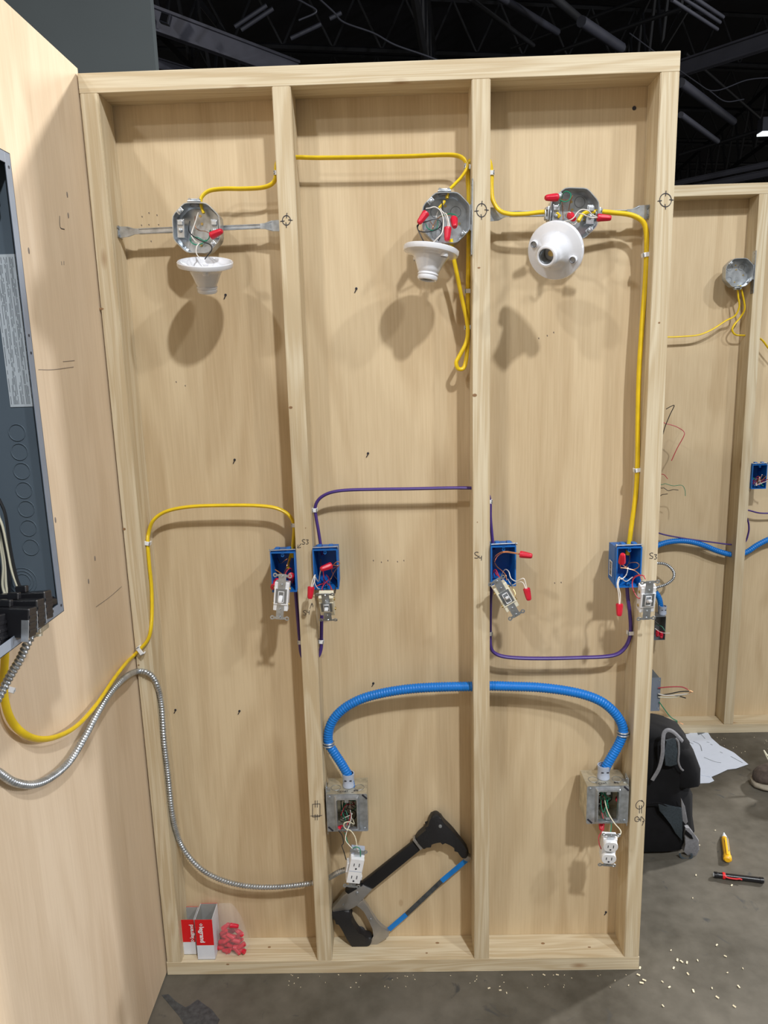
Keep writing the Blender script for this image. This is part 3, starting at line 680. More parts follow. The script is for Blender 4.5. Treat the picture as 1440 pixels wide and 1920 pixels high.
# ================================================================== SWITCHES AND OUTLETS
def strap(mb, L=.0525, hw=.0085):
    """device yoke: metal strap with ears"""
    mb.box((-hw, -.0008, -L), (hw, .0008, L), .0004)
    for s in (-1, 1):
        z = s*(L-.0035)
        for x in (-1, 1):
            mb.lathe([(.0022, -.0007), (.0050, -.0007), (.0050, .0007), (.0022, .0007), (.0022, -.0007)], 14, Matrix.Translation((x*.0165, 0, z)) @ Matrix.Rotation(R(90), 4, 'X'))
            mb.box((min(x*.006, x*.0125), -.0007, z-.0025), (max(x*.006, x*.0125), .0007, z+.0025))
    return mb
def dev_screw(t, x, y, z, r=.003):
    MB().lathe([(0, -.0022), (r*.8, -.002), (r, -.0006), (r, .0006)], 12, Matrix.Translation((x, y, z)) @ Matrix.Rotation(R(-90), 4, 'X')).build('mounting_screw', 'steel', t, True)
def switch(label, mtx, up=True, ivory=False):
    t = thing('toggle_switch', label, 'light switch', mtx=mtx)
    strap(MB()).build('yoke', 'steel', t)
    mb = MB(); mb.box((-.0165, .0010, -.033), (.0165, .024, .033), .0015); mb.build('body', 'ivory' if ivory else 'white', t)
    mb = MB(); mb.box((-.0160, -.0012, -.0185), (.0160, .0010, .0185), .0006); mb.build('face_plate', 'ivory' if ivory else 'white', t)
    mb = MB(); mb.box((-.0125, -.0016, -.0150), (.0125, -.0011, .0185), .0002); mb.build('strap_face', 'steel_dark', t)
    mb = MB()
    for a, b in (((-.0068, -.0030, -.0130), (-.0052, -.0012, .0130)), ((.0052, -.0030, -.0130), (.0068, -.0012, .0130)), ((-.0068, -.0030, .0114), (.0068, -.0012, .0130)), ((-.0068, -.0030, -.0130), (.0068, -.0012, -.0114))): mb.box(a, b, .0003)
    mb.build('toggle_frame', 'white', t)
    s = 1 if up else -1
    mb = MB(); mb.loft([[Vector((-.0045, -.002, -.0045)), Vector((.0045, -.002, -.0045)), Vector((.0045, -.002, .0045)), Vector((-.0045, -.002, .0045))], [Vector((-.0038, -.016, s*.008-.003)), Vector((.0038, -.016, s*.008-.003)), Vector((.0038, -.016, s*.008+.003)), Vector((-.0038, -.016, s*.008+.003))]])
    bmesh.ops.bevel(mb.bm, geom=list(mb.bm.edges), offset=.001, segments=2, affect='EDGES'); mb.build('toggle', 'white', t, True)
    for z in (-.047, .047): dev_screw(t, 0, -.0010, z)
    dev_screw(t, 0, -.0010, .028, .0022); dev_screw(t, 0, -.0010, -.028, .0022)
    for z in (-.018, .018):
        mb = MB(); mb.cyl((.0165, .010, z), (.0195, .010, z), .0034, 10); mb.build('terminal_screw', 'brass', t, True)
        mb = MB(); mb.cyl((-.0165, .010, z), (-.0190, .010, z), .0034, 10); mb.build('terminal_screw', 'brass', t, True)
    return t
s1 = switch('leftmost light switch, hanging upright from the first blue box', MT(at(527, 1119, -.052), 6.5, -4), up=False)
s2 = switch('second light switch, tipped forward under the second blue box', MT(at(612.5, 1139, -.055), 1, 36), ivory=True)
s3 = switch('third light switch, tilted with an ivory body under the third blue box', MT(at(950, 1121, -.050), -29, 4, 6), ivory=True)
s4 = switch('fourth light switch, hanging in front of the right stud', MT(at(1215, 1126, -.062), -3, 17), up=True)

def slots(t, zc, gx=.0062, up=True, scale=1):
    mb = MB()
    for x, h in ((-gx, .0038), (gx, .0046)): mb.box((x-.0009, -.0102, zc-h+.002), (x+.0009, -.0096, zc+h+.002))
    mb.cyl((0, -.0102, zc-.0085), (0, -.0096, zc-.0085), .0023, 10); mb.build('contact_slot', 'ink', t)
r1 = thing('wall_outlet', 'white square-faced outlet hanging from left steel box', 'electrical outlet', mtx=MT(at(666, 1629, -.062), 12, 2, 6))
strap(MB()).build('yoke', 'steel', r1)
mb = MB(); mb.box((-.0170, .0010, -.036), (.0170, .026, .036), .0015); mb.build('body', 'white', r1)
mb = MB(); mb.box((-.0165, -.0095, -.0335), (.0165, .001, .0335), .0012); mb.build('face', 'white', r1)
mb = MB(); mb.box((-.015, -.0098, -.0008), (.015, -.0090, .0008)); mb.build('face_groove', 'grey_pvc', r1)
slots(r1, .016); slots(r1, -.018)
mb = MB(); mb.box((-.022, -.002, -.012), (-.017, .020, .014), .002); mb.box((.017, -.002, -.030), (.021, .010, -.018), .002); mb.build('side_wing', 'white', r1)
mb = MB(); mb.box((-.0165, .004, .036), (.0165, .025, .047), .001); mb.build('terminal_cover', 'grey_pvc', r1)
dev_screw(r1, 0, -.001, .047); dev_screw(r1, 0, -.001, -.047)

r2 = thing('wall_outlet', 'white duplex outlet with two round faces hanging from right steel box', 'electrical outlet', mtx=MT(at(1142, 1594, -.060), 2, 12, -4))
strap(MB()).build('yoke', 'steel', r2)
mb = MB(); mb.box((-.0165, .0010, -.034), (.0165, .024, .034), .0015); mb.build('body', 'white', r2)
for zc in (.0195, -.0195):
    pts = []
    for k in range(28):
        a = 2*PI*k/28; pts.append(Vector((.0172*math.cos(a), -.0045, zc+max(-.0140, min(.0140, .0172*math.sin(a))))))
    mb = MB(); mb.poly(pts, (0, .010, 0), .0008); mb.build('outlet_face', 'white', r2)
    mb = MB()
    for x, h in ((-.0062, .0036), (.0062, .0044)): mb.box((x-.0009, -.0100, zc-h+.002), (x+.0009, -.0094, zc+h+.002))
    mb.cyl((0, -.0100, zc-.008), (0, -.0094, zc-.008), .0023, 10); mb.build('contact_slot', 'ink', r2)
dev_screw(r2, 0, -.0012, 0); dev_screw(r2, 0, -.001, .047); dev_screw(r2, 0, -.001, -.047)

# conductors of the four blue boxes ---------------------------------------
g = .0009
# box 1
wire('lead', [at(546, 1045, .03), at(542, 1058, .015), at(536, 1066, .0), at(533, 1074, -.02), at(531, 1080, -.03)], g, 'copper', s1)
wire('lead', [at(520, 1046, .04), at(526, 1056, .01), at(535, 1050, -.005), at(541, 1048, .0), at(538, 1060, .0), at(536, 1075, -.02)], g, 'copper', s1)
wire('lead', [at(516, 1068, -.02), at(524, 1073, -.03), at(534, 1080, -.045)], .0013, 'copper', s1)
wire('lead', [at(549, 1078, .03), at(546, 1066, .0), at(540, 1068, -.02), at(535, 1077, -.035), at(540, 1084, -.04)], W, 'redwire', s1)
wire('lead', [at(552, 1095, .02), at(549, 1085, .0), at(545, 1096, -.02), at(541, 1103, -.035)], W, 'blackwire', s1)
wire('conductor', [at(546, 1034, .03), at(542, 1052, .028), at(540, 1066, .025)], .003, 'yellow', c4)
nut(at(546, 1078, -.004), at(547, 1092, .012), 'red wire connector inside the leftmost blue box, upper right')
nut(at(521, 1088, .004), at(514, 1098, -.010), 'red wire connector in leftmost blue box, lower left behind the switch')
# box 2
wire('lead', [at(622, 1062, -.025), at(632, 1053, -.03), at(637, 1056, -.03), at(634, 1062, -.03), at(627, 1072, -.02), at(622, 1082, -.01), at(618, 1092, -.02), at(621, 1106, -.04), at(622, 1114, -.05)], g, 'copper', s2)
wire('lead', [at(622, 1060, -.025), at(634, 1061, -.028), at(622, 1068, -.01), at(627, 1080, 0), at(634, 1088, 0)], g, 'copper', s2)
wire('lead', [at(606, 1115, -.06), at(604, 1102, -.04), at(610, 1093, -.02), at(617, 1086, 0), at(612, 1078, .03)], W, 'redwire', s2)
wire('lead', [at(624, 1112, -.06), at(620, 1100, -.04), at(614, 1094, -.02), at(606, 1084, .03)], W, 'redwire', s2)
wire('lead', [at(628, 1112, -.06), at(629, 1102, -.03), at(632, 1092, 0), at(626, 1082, .03)], W, 'blackwire', s2)
wire('conductor', [at(583, 1102, -.045), at(587, 1086, -.04), at(591, 1078, -.03), at(590, 1092, -.03), at(597, 1104, -.02), at(606, 1100, .02)], W, 'whitewire', c5)
wire('conductor', [at(585, 1102, -.045), at(590, 1088, -.04), at(590, 1080, -.03), at(597, 1090, -.01), at(601, 1070, -.03)], W, 'whitewire', c6)
wire('conductor', [at(592, 1100, -.02), at(600, 1096, -.02), at(607, 1092, .0), at(606, 1070, .03)], W, 'redwire', c6)
wire('conductor', [at(601, 1048, .03), at(602, 1060, .03), at(606, 1075, .028)], g, 'copper', c5)
nut(at(621, 1060, -.025), at(600, 1068, -.040), 'red wire connector lying across front of second blue box')
nut(at(583.5, 1100, -.045), at(581, 1124, -.052), 'red wire connector hanging in front of the second stud')
# box 3
wire('conductor', [at(930, 1068, .03), at(924, 1056, .01), at(928, 1044, -.015), at(938, 1036, -.03), at(950, 1034, -.035), at(964, 1036, -.035), at(976, 1038, -.035)], .0010, 'copper', c5)
wire('conductor', [at(934, 1066, .03), at(927, 1056, .005), at(933, 1043, -.02), at(944, 1036, -.034), at(960, 1037, -.035), at(976, 1040, -.035)], .0010, 'copper', c7)
wire('lead', [at(926, 1052, .0), at(932, 1062, -.015), at(941, 1070, -.03), at(948, 1078, -.04), at(950, 1088, -.045)], .0010, 'copper', s3)
wire('conductor', [at(940, 1078, .03), at(947, 1068, .01), at(954, 1072, -.01), at(958, 1084, -.02), at(968, 1090, -.035), at(976, 1086, -.045), at(983, 1086, -.048), at(988, 1104, -.052)], W, 'whitewire', c5)
wire('conductor', [at(952, 1086, .01), at(960, 1097, -.02), at(970, 1092, -.035), at(980, 1092, -.045), at(986, 1104, -.052)], W, 'whitewire', c7)
wire('lead', [at(926, 1085, .03), at(924, 1075, .0), at(929, 1068, -.015), at(934, 1077, -.03), at(938, 1086, -.042)], W, 'redwire', s3)
wire('lead', [at(930, 1080, .03), at(928, 1072, .0), at(932, 1078, -.02), at(942, 1085, -.04)], W, 'redwire', s3)
wire('lead', [at(958, 1088, .0), at(960, 1100, -.03), at(966, 1112, -.04), at(964, 1120, -.045)], .0008, 'brass', s3)
nut(at(975, 1039, -.035), at(1000, 1043, -.045), 'red wire connector pointing right above the third switch')
nut(at(987, 1103, -.052), at(993, 1130, -.058), 'red wire connector hanging right of the third switch')
# box 4
wire('conductor', [at(1181, 1040, .03), at(1180, 1052, .02), at(1176, 1060, .0), at(1166, 1066, -.02), at(1163, 1062, -.035), at(1166, 1052, -.04)], g, 'copper', c3)
wire('conductor', [at(1175, 1064, .02), at(1180, 1056, .0), at(1194, 1055, -.015), at(1198, 1062, -.015), at(1186, 1068, -.01), at(1168, 1060, -.03), at(1166, 1052, -.04)], g, 'copper', c7)
wire('lead', [at(1163, 1064, -.03), at(1176, 1066, -.03), at(1190, 1070, -.035), at(1199, 1078, -.045), at(1203, 1088, -.055)], g, 'copper', s4)
wire('conductor', [at(1178, 1064, .02), at(1174, 1078, -.01), at(1165, 1086, -.03), at(1161, 1082, -.042), at(1157, 1095, -.046), at(1160, 1115, -.05), at(1161, 1134, -.052)], W, 'whitewire', c3)
wire('conductor', [at(1186, 1082, .01), at(1174, 1090, -.01), at(1164, 1084, -.03), at(1159, 1095, -.046), at(1163, 1115, -.05), at(1162, 1134, -.052)], W, 'whitewire', c7)
wire('lead', [at(1210, 1086, -.07), at(1205, 1079, -.06), at(1193, 1081, -.05), at(1186, 1090, -.045), at(1187, 1105, -.05), at(1195, 1120, -.06), at(1200, 1122, -.06)], W, 'redwire', s4)
wire('lead', [at(1185, 1095, .02), at(1187, 1084, -.02), at(1197, 1078, -.045), at(1208, 1080, -.06)], W, 'redwire', s4)
wire('lead', [at(1193, 1094, .02), at(1196, 1098, -.02), at(1198, 1108, -.045), at(1202, 1116, -.052)], W, 'blackwire', s4)
nut(at(1166, 1055, -.040), at(1168, 1034, -.058), 'red wire connector pointing up inside the fourth blue box')
nut(at(1161.5, 1132, -.052), at(1161, 1158, -.058), 'red wire connector hanging below the fourth blue box')

# ================================================================== STEEL SQUARE BOXES, CONDUIT
def square_box(label, cx, cy, Yf, text_rows, brk):
    p = at(cx, cy, Yf); t = thing('square_box', label, 'electrical box', p)
    hw = .0495; d = .074
    mb = MB()
    def rect(h, y): return [Vector((-h, y, -h)), Vector((h, y, -h)), Vector((h, y, h)), Vector((-h, y, h))]
    mb.loft([rect(hw, d), rect(hw, .001), rect(hw-.0018, .001), rect(hw-.0018, d-.002)], True); mb.build('body', 'zinc', t)
    # raised cover: plate with a rounded opening and a raised collar
    def rr(a, b, r, y, n=5):
        pts = []
        for (sx_, sz_, a0) in ((1, 1, 0), (-1, 1, 90), (-1, -1, 180), (1, -1, 270)):
            for k in range(n+1):
                ang = R(a0+90*k/n); pts.append(Vector((sx_*(a-r)+r*math.cos(ang), y, sz_*(b-r)+r*math.sin(ang))))
        return pts
    mb = MB(); mb.loft([rr(.0505, .0505, .004, .001), rr(.0505, .0505, .004, -.0006), rr(.031, .0475, .003, -.0006), rr(.0275, .0440, .004, -.0085), rr(.0245, .0400, .004, -.0090), rr(.0235, .0390, .004, -.0070), rr(.0235, .0390, .004, .002)], False)
    mb.build('cover', 'steel', t, True)
    for (x, z) in ((-.042, .043), (.042, -.043)): dev_screw(t, x, -.0012, z, .0036)
    for (x, z) in ((.044, .043), (-.042, -.043)):
        mb = MB(); mb.box((-.008, -.0012, -.0022), (.008, -.0007, .0022), .0002, Matrix.Translation((x, 0, z)) @ Matrix.Rotation(R(45), 4, 'Y')); mb.build('cover_slot', 'ink', t)
    for z in (.0335, -.0335):
        mb = MB(); mb.box((-.005, -.006, z-.003), (.005, -.0045, z+.005 if z > 0 else z+.003), .0008); mb.build('device_tab', 'steel', t)
    for (x, y) in ((-.028, .030), (.030, .030)):
        n = 20; mb = MB(); mb.tube([Vector((x+.012*math.cos(2*PI*k/n), y+.012*math.sin(2*PI*k/n), hw+.0003)) for k in range(n+1)], .0006, 5); mb.build('knockout', 'steel_dark', t)
    s = brk
    mb = MB(); mb.box((s*(hw+.0001), .006, -.062), (s*(hw+.0018), .030, .066), 0); mb.box((s*(hw-.008), .014, hw+.0005), (s*(hw+.0018), .030, hw+.002), 0); mb.build('side_bracket', 'steel', t)
    for z in (-.056, .059): MB().cyl((s*(hw-.0018), .016, z), (s*(hw+.0002), .016, z), .0035, 10).build('nail_head', 'steel_dark', t, True)
    mb = MB()
    for st in text_rows:
        pts = [Vector((x*.0014, .022-y*.0014, hw+.0009)) for x, y in st]
        mb.tube(pts if len(pts) < 3 else spline(pts, 3), .0002, 5, r2=.00055, wide=(0, 0, 1))
    mb.build('handwriting', 'ink', t)
    return t
def write(txt, x0, y0, s=1.0):
    G = {'C': [[(3, 1), (1, 0), (0, 2), (0, 4), (1.5, 5), (3, 4.5)]], 'i': [[(0, 2), (0, 5)], [(0, .4), (0, .9)]], 'r': [[(0, 2), (0, 5)], [(0, 3), (1, 2), (2, 2.2)]], 'c': [[(2, 2.5), (1, 2), (0, 3.2), (.6, 5), (2, 4.6)]],
         'u': [[(0, 2), (0, 4.5), (1.5, 5), (2, 4), (2, 2)]], 't': [[(1, .5), (1, 5)], [(0, 2), (2.2, 2)]], '#': [[(1, 0), (.6, 5)], [(2.6, 0), (2.2, 5)], [(0, 1.6), (3.4, 1.6)], [(0, 3.4), (3.2, 3.4)]],
         '4': [[(.3, 0), (0, 3), (3, 3)], [(2.4, 0), (2.2, 6)]], ' ': []}
    Wd = {'C': 4, 'i': 1.4, 'r': 2.8, 'c': 3, 'u': 3, 't': 3, '#': 4.4, '4': 4, ' ': 2.5}
    out = []; x = x0
    for ch in txt:
        for st in G[ch]: out.append([(x+a*s, y0+b*s) for a, b in st])
        x += Wd[ch]*s
    return out
YS = -.012
pL = at(651, 1524, YS); pR = at(1139, 1509, YS)
sbL = square_box('left galvanised square box with raised cover, handwriting on top', 651, 1524, YS, write('Circuit', -16, 3, 1.0)+write('#4', 12, 2, 1.0)+[[(-13, 10), (-9, 9.6)], [(8, 9.8), (12, 9.6)]], -1)
sbR = square_box('right galvanised square box with raised cover, handwriting on top', 1139, 1509, YS, write('Circuit', -18, 3, 1.0)+write('#4', 13, 3, 1.0)+[[(-15, 11), (-11, 11)]], 1)

def ent(path, label, r=.0112, name='corrugated_conduit', step=.0016, mat='blue_ent', amp=.10):
    pts = resample(spline(path, 14), step)
    mb = MB().tube(pts, r, 16, rfun=lambda i: 1-amp*(0 if i % 4 in (0, 1) else 1))
    o = mb.build(name, mat, None, True); return tag(centre(o), label, 'conduit')
YE = .030
e1 = ent([at(657, 1474, .026), at(653, 1455, .026), at(641, 1433, .028), at(626, 1410, .030), at(616, 1392, .032), at(617, 1368, .032), at(628, 1345, .032), at(650, 1325, .032), at(682, 1309, .032), at(725, 1298, .032), at(775, 1291, .032), at(830, 1288, .034), at(883, 1287, .036), at(918, 1286, .036),
          at(960, 1287, .036), at(1010, 1289, .034), at(1060, 1295, .032), at(1100, 1304, .030), at(1130, 1317, .029), at(1153, 1337, .028), at(1166, 1358, .028), at(1168, 1375, .028), at(1159, 1398, .028), at(1145, 1422, .026), at(1134, 1443, .026), at(1130, 1462, .026)],
         'long blue corrugated conduit arching between the two steel square boxes', r=.0118)
def ent_conn(A, label):
    t = thing('conduit_connector', label, 'conduit fitting', A)
    mb = MB(); mb.lathe([(.0128, .034), (.0150, .034), (.0152, .028), (.0142, .024), (.0142, .008), (.0150, .006), (.0150, 0), (.0060, 0)], 24); mb.build('body', 'grey_pvc', t, True)
    mb = MB()
    for a in (-115, -65):
        x, y = .0146*math.cos(R(a)), .0146*math.sin(R(a)); mb.box((x-.003, y-.0006, .019), (x+.003, y+.0008, .0215))
    mb.build('latch_window', 'ink', t)
    return t
ent_conn(pL+Vector((.003, .038, .0502)), 'grey plastic fitting on top of the left steel box')
ent_conn(pR+Vector((-.001, .038, .0502)), 'grey plastic fitting on top of the right steel box')
def pipe_strap(px, py, Y, side, label, roll=0):
    t = thing('conduit_strap', label, 'conduit strap', mtx=MT(at(px, py, Y), roll))
    mb = MB()
    for zz in (-.0035, .0035):
        mb.tube([Vector((.0132*math.cos(R(a)), -.0132*math.sin(R(a)), zz)) for a in range(-20, 201, 10)], .0022, 6)
    mb.build('saddle', 'steel', t, True)
    mb = MB(); mb.box((side*.010, .002, -.007), (side*.0225, .0040, .007), .0004); mb.box((side*.021, -.008, -.010), (side*.0225, .016, .010), .0004); mb.build('foot', 'steel', t)
    MB().cyl((side*.016, -.001, 0), (side*.016, .002, 0), .0035, 12).build('screw_head', 'steel_dark', t, True)
    return t
pipe_strap(616, 1394, .032, -1, 'metal strap holding blue conduit to the second stud', 0)
pipe_strap(1168, 1374, .028, 1, 'metal strap holding blue conduit to the fourth stud', 0)

# conductors at the two square boxes
wire('lead', [at(656, 1502, .02), at(657, 1520, .01), at(659, 1530, -.005), at(656, 1545, -.02), at(650, 1560, -.035), at(648, 1575, -.045), at(655, 1585, -.055), at(662, 1593, -.058), at(664, 1600, -.058)], .0010, 'whitewire', r1)
wire('lead', [at(655, 1500, .03), at(657, 1515, .015), at(656, 1535, .0), at(650, 1548, -.015), at(646, 1562, -.02)], W, 'redwire', r1)
wire('lead', [at(661, 1535, .0), at(664, 1545, -.02), at(655, 1541, -.035), at(646, 1543, -.04), at(645, 1550, -.04), at(650, 1555, -.04), at(658, 1558, -.045), at(666, 1570, -.052), at(670, 1590, -.06), at(672, 1600, -.062)], .0013, 'cream', r1)
wire('lead', [at(644, 1556, -.01), at(648, 1566, -.03), at(652, 1580, -.05), at(660, 1590, -.055), at(668, 1588, -.06), at(675, 1592, -.062), at(676, 1606, -.064)], .0011, 'greenwire', r1)
wire('lead', [at(635, 1558, -.02), at(641, 1566, -.03), at(644, 1580, -.04), at(641, 1586, -.045), at(645, 1598, -.05), at(649, 1612, -.052)], .0012, 'blackwire', r1)
for k in range(9):
    a = random.uniform(0, 6.28); q = [pL+Vector((random.uniform(-.020, .020), random.uniform(.015, .055), random.uniform(-.032, .032))) for _ in range(5)]
    wire('lead', q, .0011, ('greenwire', 'blackwire', 'greenwire', 'whitewire', 'blackwire', 'redwire', 'greenwire', 'blackwire', 'steel_dark')[k], r1)
nut(at(640, 1553, .004), at(632, 1554, -.034), 'red wire connector at lower left of the left steel box')
wire('lead', [at(1133, 1495, .02), at(1136, 1510, .0), at(1141, 1525, -.02), at(1151, 1542, -.035), at(1162, 1555, -.045), at(1164, 1562, -.05), at(1158, 1570, -.056), at(1153, 1575, -.058)], .0013, 'cream', r2)
wire('lead', [at(1130, 1500, .03), at(1128, 1520, .01), at(1132, 1540, -.01), at(1130, 1556, -.03), at(1123, 1568, -.04), at(1123, 1580, -.05), at(1127, 1592, -.055)], W, 'redwire', r2)
wire('lead', [at(1136, 1505, .04), at(1138, 1525, .01), at(1146, 1545, -.02), at(1145, 1560, -.04), at(1147, 1572, -.056)], .0011, 'greenwire', r2)
for k in range(10):
    q = [pR+Vector((random.uniform(-.020, .020), random.uniform(.015, .055), random.uniform(-.032, .032))) for _ in range(5)]
    wire('lead', q, .0012, ('greenwire', 'blackwire', 'greenwire', 'greenwire', 'whitewire', 'redwire', 'greenwire', 'blackwire', 'greenwire', 'blackwire')[k], r2)
nut(at(1128, 1536, .01), at(1128, 1552, -.006), 'red wire connector inside the right steel box, lower left corner')
nut(at(1160, 1498, .030), at(1158, 1500, .006), 'red wire connector inside right steel box, top right corner')

# ================================================================== ARMOURED CABLE
def armoured(path, label, r=.0064, pitch=.0070, parent=None, name='armoured_cable'):
    pts = resample(spline(path, 12), pitch/8)
    seg = 12; n = len(pts); T = [(pts[min(i+1, n-1)]-pts[max(i-1, 0)]).normalized() for i in range(n)]
    wv = Vector((0, 1, 0)); rings = []
    for i in range(n):
        wv = wv-T[i]*wv.dot(T[i])
        if wv.length < 1e-4: wv = T[i].orthogonal()
        wv.normalize(); nv = T[i].cross(wv); ring = []
        for j in range(seg):
            ph = (i/8+j/seg) % 1.0
            k = 1.06-.34*(abs(ph-.5)*2)**1.6
            ring.append(pts[i]+wv*(r*k*math.cos(2*PI*j/seg))+nv*(r*k*math.sin(2*PI*j/seg)))
        rings.append(ring)
    o = MB().loft(rings).build(name, 'steel', None, True)
    return tag(centre(o), label, 'cable')
PY = -.535
armoured([atX(68, 1172, .075), atX(62, 1186, .073), atX(52, 1205, .068), atX(38, 1235, .055), atX(22, 1262, .040), atX(8, 1288, .028), atX(-8, 1318, .022), atX(-26, 1360, .02), atX(-34, 1400, .02), atX(-24, 1432, .02), atX(0, 1450, .008), atX(28, 1467, .010), atX(62, 1471, .010), atX(95, 1458, .010), atX(130, 1428, .010), atX(160, 1380, .010), atX(185, 1333, .010), atX(210, 1295, .010), atX(235, 1270, .012), at(256, 1259, -.010),
          at(276, 1261, -.0095), at(288, 1271, -.003), atX(295, 1285, .0465), atX(300, 1303, .0465), atX(304, 1330, .0465), atX(308, 1390, .0465), atX(315, 1450, .0465), atX(324, 1530, .0475), at(336, 1575, .045), at(355, 1607, .042), at(385, 1635, .040), at(425, 1653, .040), at(470, 1662, .040), at(520, 1663, .040), at(570, 1658, .040), at(600, 1652, .038), at(620, 1644, .025), at(634, 1636, .0), at(650, 1630, -.012)],
         'silver spiral armoured cable sweeping from the panel down the left bay', r=.0066)

# ================================================================== BREAKER PANEL on the left sheet
pt, pb = atX(22, 291, .1), atX(118, 1149, .1)
zt, zbt = 1.849, 1.176; Yr = -.535; Yl = -.90; Xf = .100
BP = thing('breaker_panel', 'open grey breaker panel with printed label, on left plywood sheet', 'breaker panel', (0, (Yr+Yl)/2, zbt))
def pbox(a, b, name, mat, par=BP, bev=.0004): return MB().box(a, b, bev).build(name, mat, par, False, keep_world=True)
pbox((-.0028, Yl, zbt), (-.0010, Yr, zt), 'back_plate', 'panel')
side = pbox((-.0028, Yr-.0016, zbt), (Xf, Yr, zt), 'side_wall', 'panel')
pbox((-.0028, Yl, zbt), (Xf, Yl+.0016, zt), 'side_wall', 'panel')
pbox((-.0028, Yl, zt-.0016), (Xf, Yr, zt), 'top_wall', 'panel'); pbox((-.0028, Yl, zbt), (Xf, Yr, zbt+.0016), 'bottom_wall', 'panel')
for a, b in (((Xf-.0016, Yr-.016, zbt), (Xf, Yr, zt)), ((Xf-.0016, Yl, zbt), (Xf, Yl+.016, zt))): pbox(a, b, 'flange', 'panel_lip')
for a, b in (((Xf-.0016, Yl, zt-.016), (Xf, Yr-.016, zt)), ((Xf-.0016, Yl, zbt), (Xf, Yr-.016, zbt+.016))): pbox(a, b, 'flange', 'panel_lip')
for (yy, z) in ((Yr-.008, zt-.020), (Yr-.008, zbt+.012), (Yr-.008, 1.60), (Yr-.008, 1.575)):
    MB().cyl((Xf-.0001, yy, z), (Xf+.0004, yy, z), .0022, 10).build('screw_hole', 'ink', BP, True, keep_world=True)
# knockouts pressed in the side wall
Yi = Yr-.0018
for (px, py) in ((32, 811), (36.5, 847), (41, 883), (45, 919), (49.5, 954), (53.5, 990), (58, 1026)):
    c = at(px, py, Yi); n = 24; rk = .0125
    MB().tube([c+Vector((rk*math.cos(2*PI*k/n), -.0002, rk*math.sin(2*PI*k/n))) for k in range(n+1)], .0007, 5).build('knockout', 'panel', BP, True, keep_world=True)
for rk in (.012, .017, .022):
    c = at(43, 1090, Yi); n = 24
    MB().tube([c+Vector((rk*math.cos(2*PI*k/n), -.0002, rk*math.sin(2*PI*k/n))) for k in range(n+1)], .0006, 5).build('knockout', 'panel', BP, True, keep_world=True)
# printed label on the side wall
la = [at(-6, 475, Yi), at(36, 476, Yi), at(66, 762, Yi), at(20, 763, Yi)]
X0l, X1l = (la[0].x+la[3].x)/2-.002, (la[1].x+la[2].x)/2; z1l, z0l = la[1].z, la[2].z
X0l, X1l = la[3].x, la[2].x
lab = MB().box((X0l, Yi-.0006, z0l), (X1l, Yi, z1l), 0).build('printed_label', 'label', BP, False, keep_world=True)
mb = MB(); rnd = random.Random(3)
cols = 12; xx = X0l+.002
while xx < X1l-.003:
    z = z0l+.004
    while z < z1l-.004:
        L = rnd.choice((.006, .012, .020, .028)); gap = rnd.choice((.0015, .002, .006))
        if rnd.random() < .86: mb.box((xx, Yi-.0009, z), (xx+.0007, Yi-.0006, min(z+L, z1l-.004)))
        z += L+gap
    xx += rnd.choice((.0016, .0016, .0020, .0042))
mb.build('label_print', 'labeltext', lab, False, keep_world=True)
# inside: bus assembly (mostly out of frame), wires, loose breakers
pbox((.002, Yl+.06, 1.30), (.055, Yr-.085, 1.80), 'bus_assembly', 'black_plastic', bev=.003)
pbox((.012, Yr-.080, 1.775), (.085, Yr-.012, 1.832), 'main_lug_block', 'black_plastic', bev=.003)
for k, (mat, pts) in enumerate((('cream', [(-8, 960), (4, 985), (14, 1030), (22, 1070), (34, 1105), (35, 1120), (26, 1134)]), ('cream', [(-10, 985), (0, 1020), (6, 1060), (5, 1100), (16, 1122), (40, 1123), (58, 1126), (64, 1132)]), ('cream', [(-6, 940), (2, 1000), (8, 1050), (11, 1095), (14, 1120), (8, 1138)]),
                                ('blackwire', [(-2, 935), (10, 965), (18, 1020), (26, 1062), (34, 1092), (44, 1110), (52, 1124)]), ('blackwire', [(-12, 950), (2, 990), (12, 1040), (17, 1080), (18, 1124)]), ('blackwire', [(-12, 1000), (-4, 1040), (0, 1080), (2, 1130)]))):
    P = [at(x, y, Yr-.055+.008*(k % 3)) for x, y in pts]
    wire('panel_wire', P, .0019 if mat == 'cream' else .0022, mat, BP)
bl = ['closest to the corner', 'second from the corner', 'third from the corner', 'fourth from corner', 'fifth from corner', 'at left picture edge']
for k in range(6):
    t = thing('circuit_breaker', 'loose black breaker in bottom of grey panel, '+bl[k], 'circuit breaker', group='loose black breakers in the panel',
              mtx=Matrix.Translation((.080 if k < 3 else .052, Yr-.086-.026*k, zbt+(.031 if k < 3 else .0225)-.002*(k % 3))) @ Matrix.Rotation(R(-10), 4, 'X') @ Matrix.Rotation(R(-3+3*(k % 3)), 4, 'Y'))
    MB().box((-.034, -.0115, -.015), (.040, .0115, .026), .002).build('body', 'black_plastic', t)
    MB().box((-.006, -.005, .026), (.010, .005, .036), .0015).build('handle', 'black_plastic', t)
    mb = MB()
    for z in (-.008, .002, .012): mb.box((.0395, -.010, z), (.0412, .010, z+.004), .0004)
    mb.build('rib', 'black_plastic', t)
    MB().box((.030, -.0125, -.020), (.0405, -.0116, .010), .0002).build('clip', 'steel', t)
MB().cyl((.088, Yr-.050, zbt+.026), (.092, Yr-.018, zbt+.022), .008, 14).build('black_cap', 'black_plastic', BP, True, keep_world=True)
q = atX(68, 1172, .075)
t = thing('cable_fitting', 'small metal fitting under the panel holding the spiral cable', 'cable fitting', q)
MB().box((-.013, -.016, -.010), (.013, .016, .016), .003).build('body', 'zinc', t)
